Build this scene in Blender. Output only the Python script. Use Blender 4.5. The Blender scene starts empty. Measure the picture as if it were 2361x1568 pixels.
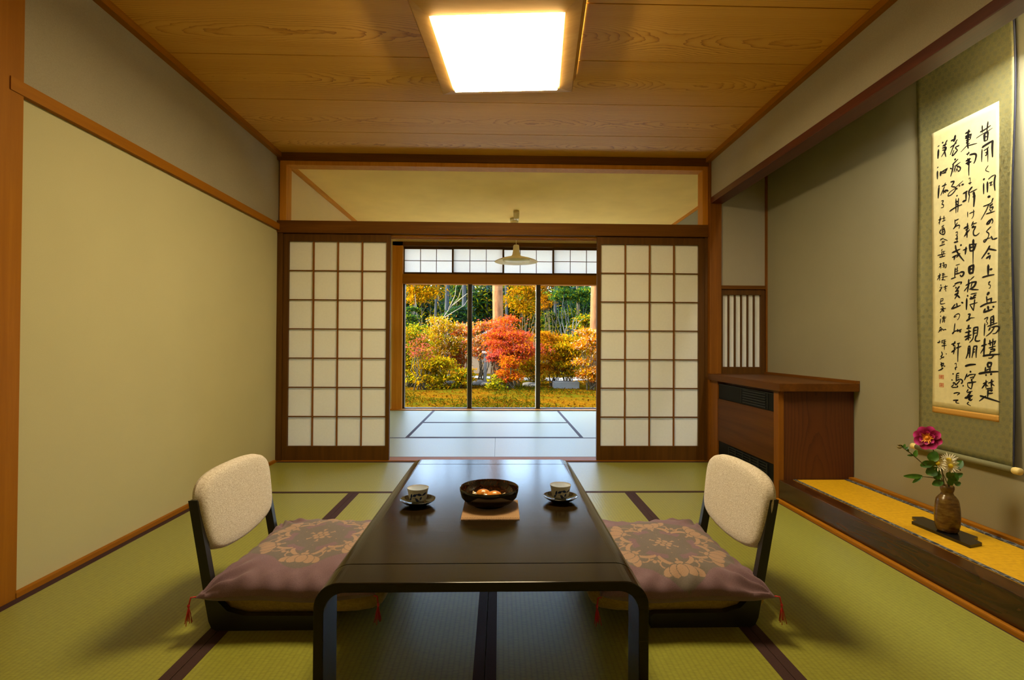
import bpy, bmesh, math, random
import numpy as np
from mathutils import Matrix, Vector, Euler
S = bpy.context.scene
COL = S.collection
PI = math.pi
random.seed(7)
RNG = np.random.default_rng(11)

# ------------------------------------------------------------------ camera, sky, sun, exposure
F_PX, YAW, PITCH, ROLL, EYE = 1175.3, 0.0244, 0.0102, 0.0052, 0.903
cy, sy, cp, sp, cr, sr = math.cos(YAW), math.sin(YAW), math.cos(PITCH), math.sin(PITCH), math.cos(ROLL), math.sin(ROLL)
fw = Vector((sy * cp, cy * cp, sp)); ri = Vector((cy, -sy, 0)); up = ri.cross(fw)
ri2, up2 = cr * ri + sr * up, -sr * ri + cr * up
cam = bpy.data.objects.new('camera', bpy.data.cameras.new('camera'))
COL.objects.link(cam)
cam.matrix_world = Matrix((( ri2.x, up2.x, -fw.x, 0), (ri2.y, up2.y, -fw.y, 0), (ri2.z, up2.z, -fw.z, EYE), (0, 0, 0, 1)))
cam.data.sensor_fit = 'HORIZONTAL'; cam.data.sensor_width = 36.0
cam.data.lens = F_PX * 36.0 / 2361.0
cam.data.clip_start = 0.05; cam.data.clip_end = 400
S.camera = cam

world = bpy.data.worlds.new('sky'); S.world = world; world.use_nodes = True
wn = world.node_tree.nodes; wl = world.node_tree.links
bg = wn['Background']
sky = wn.new('ShaderNodeTexSky'); sky.sky_type = 'NISHITA'; sky.sun_disc = False
sky.sun_elevation = math.radians(38); sky.sun_rotation = math.radians(280); sky.air_density = 1.0; sky.dust_density = 1.5
wl.new(sky.outputs[0], bg.inputs[0]); bg.inputs[1].default_value = 2.4

sun = bpy.data.objects.new('sun', bpy.data.lights.new('sun', 'SUN')); COL.objects.link(sun)
sun.data.energy = 18.0; sun.data.color = (1.0, 0.93, 0.80); sun.data.angle = 0.009
sun.rotation_euler = Vector((0.84, 0.14, -0.53)).to_track_quat('-Z', 'Y').to_euler()
LAMP_COL, LAMP_STR = (1.0, 0.80, 0.46), 56.0

S.view_settings.view_transform = 'Standard'; S.view_settings.look = 'None'
S.view_settings.gamma = 1.0; S.view_settings.use_curve_mapping = False
S.view_settings.exposure = 0.0
S.cycles.use_denoising = True
S.cycles.max_bounces = 10; S.cycles.diffuse_bounces = 5; S.cycles.transparent_max_bounces = 24
S.cycles.caustics_reflective = False; S.cycles.caustics_refractive = False
S.cycles.sample_clamp_indirect = 6.0

# ------------------------------------------------------------------ materials
def srgb(r, g, b):
    f = lambda c: (c / 255 / 12.92) if c / 255 <= 0.04045 else ((c / 255 + 0.055) / 1.055) ** 2.4
    return (f(r), f(g), f(b), 1.0)

class N:
    """small node-graph writer"""
    def __init__(s, name):
        s.m = bpy.data.materials.new(name); s.m.use_nodes = True
        s.t = s.m.node_tree; s.p = s.t.nodes['Principled BSDF']; s.out = s.t.nodes['Material Output']
    def n(s, typ, **kw):
        x = s.t.nodes.new(typ)
        for k, v in kw.items(): setattr(x, k, v)
        return x
    def l(s, a, b): s.t.links.new(a, b)
    def put(s, sock, v):
        if hasattr(v, 'links'): s.l(v, sock)
        else: sock.default_value = v
    def coord(s, which='Object'): return s.n('ShaderNodeTexCoord').outputs[which]
    def scale(s, vec, sc, loc=(0, 0, 0)):
        m = s.n('ShaderNodeMapping'); s.l(vec, m.inputs[0]); m.inputs['Scale'].default_value = sc; m.inputs['Location'].default_value = loc
        return m.outputs[0]
    def noise(s, vec, sc, detail=3, rough=.55, dist=0.0):
        x = s.n('ShaderNodeTexNoise'); s.l(vec, x.inputs['Vector']); x.inputs['Scale'].default_value = sc
        x.inputs['Detail'].default_value = detail; x.inputs['Roughness'].default_value = rough; x.inputs['Distortion'].default_value = dist
        return x.outputs[0]
    def math(s, op, a, b=None, c=None):
        x = s.n('ShaderNodeMath', operation=op); s.put(x.inputs[0], a)
        if b is not None: s.put(x.inputs[1], b)
        if c is not None: s.put(x.inputs[2], c)
        return x.outputs[0]
    def ramp(s, fac, stops):
        r = s.n('ShaderNodeValToRGB'); s.put(r.inputs[0], fac); e = r.color_ramp.elements
        while len(e) < len(stops): e.new(0.5)
        for el, (p, c) in zip(e, stops): el.position = p; el.color = c
        return r.outputs[0]
    def mix(s, fac, a, b, mode='MIX'):
        x = s.n('ShaderNodeMix', data_type='RGBA', blend_type=mode)
        s.put(x.inputs[0], fac); s.put(x.inputs[6], a); s.put(x.inputs[7], b)
        return x.outputs[2]
    def bump(s, h, strength=.3, dist=.002):
        b = s.n('ShaderNodeBump'); b.inputs['Strength'].default_value = strength; b.inputs['Distance'].default_value = dist
        s.l(h, b.inputs['Height']); s.l(b.outputs[0], s.p.inputs['Normal'])
    def attr(s, name):
        a = s.n('ShaderNodeAttribute'); a.attribute_name = name; return a.outputs['Color']
    def fin(s, col=None, rough=.5, spec=.5, **kw):
        if col is not None: s.put(s.p.inputs['Base Color'], col)
        s.put(s.p.inputs['Roughness'], rough); s.p.inputs['Specular IOR Level'].default_value = spec
        for k, v in kw.items(): s.put(s.p.inputs[k.replace('_', ' ')], v)
        return s.m

def plain(name, col, rough=.5, spec=.5, var=.12, sc=25, **kw):
    g = N(name); v = g.noise(g.coord(), sc, 4)
    d = tuple(c * (1 - var) for c in col[:3]) + (1,); l = tuple(min(1, c * (1 + var)) for c in col[:3]) + (1,)
    return g.fin(g.ramp(v, [(.3, d), (.7, l)]), rough, spec, **kw)

def wood(name, dark, light, axis='X', rough=.35, sc=1.0, spec=.5, coat=0.0):
    g = N(name)
    st = {'X': (1.2, 26, 26), 'Y': (26, 1.2, 26), 'Z': (26, 26, 1.2)}[axis]
    o = g.coord()
    f1 = g.noise(g.scale(o, tuple(a * sc for a in st)), 1.0, 5, .6, .6)
    st2 = tuple(a * 5 * sc for a in st)
    f2 = g.noise(g.scale(o, st2), 1.0, 3, .6)
    f = g.math('ADD', g.math('MULTIPLY', f1, .75), g.math('MULTIPLY', f2, .25))
    c = g.ramp(f, [(.32, dark), (.55, tuple((a + b) / 2 for a, b in zip(dark, light))), (.72, light)])
    g.bump(f2, .15, .0006)
    g.p.inputs['Coat Weight'].default_value = coat; g.p.inputs['Coat Roughness'].default_value = .15
    return g.fin(c, rough, spec)

def grain_wood(name, c_dark, c_mid, c_light, rough=.4, freq=150., thick=.12):
    """sawn board with cathedral rings; u runs along the board, v across it (UVMap)"""
    g = N(name); uv = g.coord('UV')
    sx = g.n('ShaderNodeSeparateXYZ'); g.l(uv, sx.inputs[0])
    u, v = sx.outputs[0], sx.outputs[1]
    n1 = g.noise(g.scale(uv, (.9, .5, 1)), 1.0, 1)
    n2 = g.noise(g.scale(uv, (5, 16, 1)), 1.0, 3)
    d = g.math('ADD', g.math('MULTIPLY', n1, .40), g.math('MULTIPLY', n2, .030))
    vv = g.math('MULTIPLY', v, 1.5)
    r = g.math('SQRT', g.math('ADD', g.math('MULTIPLY', vv, vv), g.math('MULTIPLY', d, d)))
    s = g.math('FRACT', g.math('MULTIPLY', r, freq))
    s = g.math('POWER', s, 4.0)
    fine = g.noise(g.scale(uv, (2, 260, 1)), 1.0, 3)
    broad = g.noise(g.scale(uv, (.7, 16, 1)), 1.0, 4)
    amt = g.math('MULTIPLY', g.noise(g.scale(uv, (.8, 3, 1)), 1.0, 2), .95)
    f = g.math('ADD', g.math('MULTIPLY', s, amt), g.math('ADD', g.math('MULTIPLY', fine, .26), g.math('MULTIPLY', broad, .36)))
    c = g.ramp(f, [(.15, c_light), (.5, c_mid), (.95, c_dark)])
    return g.fin(c, rough, .4)

def plaster(name, col, amount=.10, sc=220., rough=.9):
    g = N(name); o = g.coord()
    a = g.noise(o, sc, 4, .7); b = g.noise(o, 3.0, 3)
    f = g.math('ADD', g.math('MULTIPLY', a, .7), g.math('MULTIPLY', b, .3))
    lo = tuple(c * (1 - amount) for c in col[:3]) + (1,); hi = tuple(min(1, c * (1 + amount)) for c in col[:3]) + (1,)
    g.bump(a, .25, .0015)
    return g.fin(g.ramp(f, [(.35, lo), (.65, hi)]), rough, .2)

def tatami_mat_material(name, base, pitch=.0155):
    """ribs run along u (metres), rush strands across them"""
    g = N(name); uv = g.coord('UV')
    sx = g.n('ShaderNodeSeparateXYZ'); g.l(uv, sx.inputs[0]); u, v = sx.outputs[0], sx.outputs[1]
    rib = g.math('ABSOLUTE', g.math('SINE', g.math('MULTIPLY', v, PI / pitch)))
    rib = g.math('POWER', rib, .5)
    strand = g.math('SINE', g.math('MULTIPLY', u, 2 * PI / .0035))
    chk = g.math('SINE', g.math('ADD', g.math('MULTIPLY', u, 2 * PI / .014), g.math('MULTIPLY', g.math('FLOOR', g.math('DIVIDE', v, pitch)), PI)))
    n = g.noise(g.scale(uv, (150, 40, 1)), 1.0, 3)
    f = g.math('ADD', g.math('MULTIPLY', rib, .30), g.math('ADD', g.math('MULTIPLY', n, .62), g.math('MULTIPLY', chk, .035)))
    lo = tuple(c * .62 for c in base[:3]) + (1,); hi = tuple(c * 1.18 for c in base[:3]) + (1,)
    c = g.ramp(f, [(.2, lo), (.8, hi)])
    h = g.math('ADD', rib, g.math('MULTIPLY', strand, .15))
    g.bump(h, .3, .0007)
    return g.fin(c, .34, .55, Sheen_Weight=.2, Sheen_Roughness=.35)

C_TAT = srgb(142, 142, 52)
M = {}
M['ceiling'] = grain_wood('ceiling_cedar', srgb(138, 76, 14), srgb(208, 150, 52), srgb(226, 174, 78), .5, 80.)
M['lumber_x'] = wood('reddish_timber_along_x', srgb(88, 52, 6), srgb(116, 71, 12), 'X', .6, 1.0, .15)
M['lumber_y'] = wood('reddish_timber_along_y', srgb(96, 55, 8), srgb(126, 77, 18), 'Y', .55, 1.0, .2)
M['lumber_z'] = wood('reddish_timber_along_z', srgb(112, 64, 8), srgb(142, 87, 18), 'Z', .55, 1.0, .2)
M['pale_x'] = wood('honey_timber_along_x', srgb(186, 118, 26), srgb(212, 146, 44), 'X', .55, 1.0, .2)
M['pale_y'] = wood('honey_timber_along_y', srgb(186, 118, 26), srgb(212, 146, 44), 'Y', .55, 1.0, .2)
M['pale_z'] = wood('honey_timber_along_z', srgb(186, 118, 26), srgb(212, 146, 44), 'Z', .55, 1.0, .2)
M['dark_x'] = wood('dark_timber_along_x', srgb(74, 45, 8), srgb(100, 63, 14), 'X', .55, 1.0, .2)
M['dark_z'] = wood('dark_timber_along_z', srgb(74, 45, 8), srgb(100, 63, 14), 'Z', .55, 1.0, .2)
for ax in 'XYZ': M['mid_' + ax.lower()] = wood('amber_timber_along_' + ax.lower(), srgb(142, 86, 6), srgb(164, 104, 12), ax, .55, 1.0, .15)
M['alcove_beam'] = wood('polished_red_beam', srgb(64, 22, 5), srgb(96, 38, 10), 'Y', .4, 1.0, .4)
M['cloth_wall'] = plaster('woven_beige_wallcloth', srgb(190, 182, 140), .05, 400.)
M['grey_wall'] = plaster('grey_sand_plaster', srgb(160, 150, 126), .10, 260.)
M['alcove_wall'] = plaster('alcove_grey_plaster', srgb(150, 144, 118), .07, 300.)
M['jute'] = plaster('olive_jute_board', srgb(246, 208, 122), .13, 330.)
M['cream'] = plaster('cream_panel', srgb(226, 202, 146), .05, 300.)
M['tatami'] = tatami_mat_material('rush_tatami', C_TAT)
M['heri'] = plain('plum_cloth_border', srgb(58, 34, 34), .75, .3, .15, 300)
M['subfloor'] = plain('subfloor_boards', srgb(120, 112, 60), .7)
def paper_mat(name, col, trans=.45):
    g = N(name); n = g.noise(g.coord(), 60, 5, .7)
    c = g.ramp(n, [(.3, tuple(a * .95 for a in col[:3]) + (1,)), (.7, col)])
    d = g.n('ShaderNodeBsdfDiffuse'); t = g.n('ShaderNodeBsdfTranslucent'); mx = g.n('ShaderNodeMixShader')
    g.l(c, d.inputs[0]); g.l(c, t.inputs[0]); mx.inputs[0].default_value = trans
    g.l(d.outputs[0], mx.inputs[1]); g.l(t.outputs[0], mx.inputs[2]); g.l(mx.outputs[0], g.out.inputs[0])
    return g.m
M['paper'] = paper_mat('shoji_paper', srgb(250, 248, 238))
M['bright_paper'] = paper_mat('thin_shoji_paper', srgb(244, 244, 240), .6)
def glass_mat(name, tint=(.97, .98, .98, 1)):
    g = N(name)
    tr = g.n('ShaderNodeBsdfTransparent'); tr.inputs[0].default_value = tint
    gl = g.n('ShaderNodeBsdfGlossy'); gl.inputs['Roughness'].default_value = .01
    fr = g.n('ShaderNodeFresnel'); fr.inputs[0].default_value = 1.07
    mx = g.n('ShaderNodeMixShader'); g.l(fr.outputs[0], mx.inputs[0]); g.l(tr.outputs[0], mx.inputs[1]); g.l(gl.outputs[0], mx.inputs[2])
    g.l(mx.outputs[0], g.out.inputs[0]); return g.m
M['glass'] = glass_mat('window_glass')
M['bronze'] = plain('bronze_window_metal', srgb(58, 48, 36), .4, .5, .08, Metallic=.5)
M['chrome'] = plain('steel_latch', srgb(214, 214, 208), .35, .5, .05, Metallic=.3)
M['table'] = wood('dark_lacquered_table', srgb(22, 15, 5), srgb(40, 28, 10), 'X', .18, .5, .28, 0)
M['table_front'] = plain('dark_table_edge', srgb(24, 21, 12), .35, .5, .15)
M['black'] = plain('black_lacquer', srgb(22, 20, 19), .22, .5, .15)
M['chair_frame'] = plain('black_bent_wood', srgb(26, 23, 21), .38, .5, .12)
def weave(name, c1, c2, sc=260., rough=.9):
    g = N(name); o = g.coord()
    f = g.noise(g.scale(o, (1, .35, 1.)), sc, 3, .7)
    f2 = g.noise(g.scale(o, (.5, 1, 1.6)), sc * .5, 3, .6)
    m = g.math('ADD', g.math('MULTIPLY', f, .5), g.math('MULTIPLY', f2, .5))
    g.bump(m, .6, .002)
    return g.fin(g.ramp(m, [(.36, c1), (.62, c2)]), rough, .2, Sheen_Weight=.15)
M['boucle'] = weave('cream_woven_upholstery', srgb(174, 158, 136), srgb(228, 220, 208), 420.)
M['seat_cloth'] = weave('ochre_seat_cloth', srgb(150, 124, 54), srgb(180, 152, 74), 200.)
def cushion_mat():
    g = N('plum_damask_cloth'); a = g.attr('pattern'); o = g.coord()
    sx = g.n('ShaderNodeSeparateColor'); g.l(a, sx.inputs[0])
    n = g.noise(o, 420, 3, .7)
    base = g.ramp(n, [(.3, srgb(102, 77, 88)), (.7, srgb(128, 100, 110))])
    olive = g.ramp(n, [(.3, srgb(92, 82, 78)), (.7, srgb(112, 102, 96))])
    tan = g.ramp(n, [(.3, srgb(146, 116, 94)), (.7, srgb(168, 136, 114))])
    c = g.mix(sx.outputs[1], base, olive); c = g.mix(sx.outputs[0], c, tan)
    g.bump(n, .3, .001)
    return g.fin(c, .7, .25, Sheen_Weight=.2)
M['damask'] = cushion_mat()
M['red_cord'] = plain('red_silk_cord', srgb(196, 40, 36), .5)
M['porcelain'] = None
def porcelain():
    g = N('blue_and_white_porcelain'); a = g.attr('pattern'); sx = g.n('ShaderNodeSeparateColor'); g.l(a, sx.inputs[0])
    c = g.mix(sx.outputs[0], srgb(226, 234, 246), srgb(44, 70, 150)); c = g.mix(sx.outputs[1], c, srgb(96, 70, 40))
    return g.fin(c, .15, .5)
M['porcelain'] = porcelain()
M['saucer'] = plain('black_lacquer_saucer', srgb(24, 20, 18), .12, .6, .1)
def tortoise():
    g = N('amber_speckled_lacquer'); n = g.noise(g.coord(), 190, 3, .7)
    return g.fin(g.ramp(n, [(.46, srgb(26, 13, 7)), (.60, srgb(58, 28, 10)), (.68, srgb(112, 56, 18))]), .12, .6)
M['bowl_in'] = tortoise()
M['bowl_out'] = plain('black_bowl_lacquer', srgb(16, 15, 12), .12, .6, .1)
M['mat_cloth'] = weave('tan_table_mat_cloth', srgb(140, 108, 76), srgb(172, 136, 100), 700.)
M['sweet'] = plain('amber_wrapped_sweet', srgb(214, 136, 44), .3, .5, .25, 120, Subsurface_Weight=.0)
M['wrap'] = plain('clear_wrapper_film', srgb(214, 196, 160), .08, .8, .1, 90)
M['cab'] = wood('reddish_cabinet_veneer', srgb(70, 33, 5), srgb(98, 51, 9), 'Z', .45, .6, .3)
M['cab_y'] = wood('reddish_cabinet_top', srgb(70, 37, 4), srgb(102, 59, 10), 'Y', .5, .6, .15)
M['cab_grain'] = grain_wood('figured_cabinet_veneer', srgb(58, 22, 2), srgb(76, 35, 4), srgb(88, 44, 8), .5, 46.)
M['grille'] = plain('black_heater_plastic', srgb(11, 12, 12), .6, .15, .1)
M['grille_line'] = plain('dark_grey_heater_fins', srgb(30, 32, 33), .5, .25, .1)
def rosewood():
    g = N('figured_sill_wood'); o = g.coord()
    n = g.noise(g.scale(o, (3, 1.0, 6)), 1.5, 3, .5, 1.2)
    s = g.math('FRACT', g.math('MULTIPLY', n, 7))
    f = g.math('ADD', g.math('MULTIPLY', s, .32), g.math('MULTIPLY', g.noise(g.scale(o, (22, .9, 22)), 1.0, 3), .6))
    return g.fin(g.ramp(f, [(.2, srgb(38, 18, 5)), (.55, srgb(66, 36, 10)), (.9, srgb(88, 54, 18))]), .2, .5)
M['sill'] = rosewood()
def yellow_rush():
    g = N('yellow_alcove_rush'); o = g.coord()
    n = g.noise(g.scale(o, (12, 160, 1)), 1.0, 3); b = g.noise(g.scale(o, (60, 60, 1)), 1.0, 3)
    f = g.math('ADD', g.math('MULTIPLY', n, .5), g.math('MULTIPLY', b, .5))
    g.bump(f, .3, .002)
    return g.fin(g.ramp(f, [(.3, srgb(186, 138, 6)), (.7, srgb(222, 170, 12))]), .55, .4)
M['yellow'] = yellow_rush()
def brocade_border():
    g = N('navy_figured_border'); o = g.coord()
    v = g.n('ShaderNodeTexVoronoi'); v.feature = 'DISTANCE_TO_EDGE'; g.l(g.scale(o, (60, 38, 60)), v.inputs['Vector']); v.inputs['Scale'].default_value = 1.
    return g.fin(g.ramp(v.outputs[0], [(.05, srgb(120, 116, 104)), (.14, srgb(34, 36, 42))]), .7, .3)
M['brocade'] = brocade_border()
def scroll_cloth():
    g = N('olive_gold_scroll_cloth'); o = g.coord()
    sep = g.n('ShaderNodeSeparateXYZ'); g.l(o, sep.inputs[0]); y, z = sep.outputs[1], sep.outputs[2]
    cs = g.n('ShaderNodeCombineXYZ'); g.l(y, cs.inputs[0]); g.l(z, cs.inputs[1])
    # lattice of round blossoms in staggered rows
    P = .034
    row = g.math('FLOOR', g.math('DIVIDE', z, P * .866))
    yy = g.math('ADD', g.math('DIVIDE', y, P), g.math('MULTIPLY', g.math('MODULO', g.math('ABSOLUTE', row), 2.0), .5))
    fy = g.math('SUBTRACT', g.math('FRACT', yy), .5)
    fz = g.math('MULTIPLY', g.math('SUBTRACT', g.math('FRACT', g.math('DIVIDE', z, P * .866)), .5), .866)
    r = g.math('SQRT', g.math('ADD', g.math('MULTIPLY', fy, fy), g.math('MULTIPLY', fz, fz)))
    vor = g.n('ShaderNodeTexVoronoi'); vor.feature = 'DISTANCE_TO_EDGE'; g.l(cs.outputs[0], vor.inputs['Vector']); vor.inputs['Scale'].default_value = 95.
    line = g.ramp(vor.outputs[0], [(.04, (1, 1, 1, 1)), (.13, (0, 0, 0, 1))])
    disc = g.ramp(r, [(.24, (1, 1, 1, 1)), (.29, (0, 0, 0, 1))])
    n = g.noise(o, 700, 2)
    ground = g.ramp(n, [(.3, srgb(124, 120, 80)), (.7, srgb(140, 136, 94))])
    gold = srgb(180, 168, 112)
    c = g.mix(g.math('MULTIPLY', line, .45), ground, gold)
    c = g.mix(g.math('MULTIPLY', disc, .7), c, srgb(122, 120, 86))
    g.l(g.math('MULTIPLY', line, .7), g.p.inputs['Metallic'])
    return g.fin(c, .42, .4)
M['scroll_cloth'] = scroll_cloth()
M['scroll_plain'] = plain('plain_olive_scroll_back', srgb(120, 116, 80), .7, .2, .1, 300)
M['scroll_paper'] = plain('cream_calligraphy_paper', srgb(222, 210, 158), .8, .2, .05, 40)
M['scroll_band'] = plain('ochre_brocade_band', srgb(196, 146, 66), .6, .3, .2, 400)
M['ink'] = plain('black_ink', srgb(22, 19, 20), .6, .3, .1)
M['seal'] = plain('vermilion_seal_ink', srgb(204, 110, 70), .7, .2, .3, 500)
M['seal_pale'] = plain('faded_pink_seal_ink', srgb(236, 196, 160), .7, .2, .1, 500)
M['navy'] = plain('navy_scroll_edge', srgb(44, 46, 66), .6, .3)
M['ivory'] = plain('ivory_roller_knob', srgb(234, 208, 132), .35, .5, .08)
def vase_mat():
    g = N('brown_salt_glaze'); o = g.coord()
    n = g.noise(o, 22, 5, .6); n2 = g.noise(g.scale(o, (1, 1, 4)), 30, 3)
    f = g.math('ADD', g.math('MULTIPLY', n, .6), g.math('MULTIPLY', n2, .4))
    g.bump(n2, .2, .002)
    return g.fin(g.ramp(f, [(.34, srgb(62, 40, 12)), (.5, srgb(96, 68, 24)), (.66, srgb(120, 96, 40))]), .25, .5)
M['vase'] = vase_mat()
M['stem'] = plain('green_brown_stem', srgb(76, 66, 26), .6)
M['leaf'] = plain('deep_green_leaf', srgb(62, 100, 16), .4, .4, .25, 60)
def dahlia_mat():
    g = N('crimson_petal'); a = g.attr('pattern'); sx = g.n('ShaderNodeSeparateColor'); g.l(a, sx.inputs[0])
    return g.fin(g.ramp(sx.outputs[0], [(.0, srgb(110, 4, 44)), (.62, srgb(140, 8, 66)), (1., srgb(214, 56, 142))]), .5, .3)
M['dahlia'] = dahlia_mat()
M['dahlia_c'] = plain('orange_stamen', srgb(222, 140, 34), .6, .3, .25, 300)
M['petal_w'] = plain('white_petal', srgb(238, 228, 190), .6, .3, .05)
M['aster_c'] = plain('yellow_disc_florets', srgb(222, 190, 30), .6, .3, .2, 400)
M['bud'] = plain('brown_green_bud', srgb(120, 100, 40), .6)
M['shade_w'] = plain('cream_enamel_shade', srgb(226, 214, 176), .3, .5, .04)
M['shade_in'] = plain('white_shade_underside', srgb(238, 228, 194), .35, .5, .03)
M['lampwood'] = wood('lamp_box_wood', srgb(176, 130, 66), srgb(200, 156, 90), 'X', .45)
def emit(name, col, st):
    g = N(name); e = g.n('ShaderNodeEmission'); e.inputs[0].default_value = tuple(col) + (1,); e.inputs[1].default_value = st
    g.l(e.outputs[0], g.out.inputs[0]); return g.m
M['diffuser'] = emit('lit_acrylic_diffuser', LAMP_COL, LAMP_STR)
M['grey_mark'] = plain('grey_print', srgb(120, 110, 70), .6)
def leaf_mat(name, trans=.45):
    g = N(name); c = g.attr('col')
    d = g.n('ShaderNodeBsdfDiffuse'); t = g.n('ShaderNodeBsdfTranslucent'); mx = g.n('ShaderNodeMixShader')
    g.l(c, d.inputs[0]); g.l(c, t.inputs[0]); mx.inputs[0].default_value = trans
    g.l(d.outputs[0], mx.inputs[1]); g.l(t.outputs[0], mx.inputs[2]); g.l(mx.outputs[0], g.out.inputs[0]); return g.m
M['foliage'] = leaf_mat('leaf_blades')
def bark(name, c1, c2, sc=1.0):
    g = N(name); o = g.coord(); n = g.noise(g.scale(o, (14 * sc, 14 * sc, 3 * sc)), 1.0, 5, .65)
    g.bump(n, .6, .02)
    return g.fin(g.ramp(n, [(.3, c1), (.7, c2)]), .9, .1)
M['bark_warm'] = bark('warm_pine_bark', srgb(92, 56, 30), srgb(128, 86, 50))
M['bark_grey'] = bark('grey_bark', srgb(52, 44, 30), srgb(84, 72, 50))
M['bark_pale'] = bark('pale_bare_bark', srgb(96, 88, 70), srgb(130, 120, 98))
M['bark_dark'] = bark('dark_conifer_bark', srgb(34, 36, 36), srgb(60, 62, 60))
def soil():
    g = N('leaf_strewn_lawn'); o = g.coord()
    a = g.noise(o, .9, 4, .6); b = g.noise(o, 14, 5, .7)
    c1 = g.ramp(b, [(.3, srgb(56, 38, 4)), (.5, srgb(82, 52, 4)), (.7, srgb(108, 70, 8))])
    c2 = g.ramp(b, [(.3, srgb(46, 44, 4)), (.7, srgb(74, 64, 6))])
    g.bump(b, .6, .03)
    return g.fin(g.mix(g.ramp(a, [(.42, (0, 0, 0, 1)), (.6, (1, 1, 1, 1))]), c1, c2), .95, 0)
M['soil'] = soil()
M['stone'] = plaster('mossy_stone', srgb(84, 80, 70), .35, 9.)
M['path'] = plaster('pale_gravel_path', srgb(98, 94, 84), .15, 30.)
M['bounce_pale'] = plaster('white_bounce_strip', srgb(214, 208, 194), .2, 40.)  # pale surface of the added strip that reflects sun indoors
M['white_roof'] = plain('white_sheet_roof', srgb(150, 140, 124), .5, .3, .06, 3)
M['shed_wall'] = plain('shed_board_wall', srgb(120, 96, 66), .8)
M['plain_wall'] = plaster('pale_rear_wall', srgb(232, 224, 200), .04, 300.)
M['render'] = plain('outer_wall_render', srgb(190, 180, 160), .9)

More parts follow.
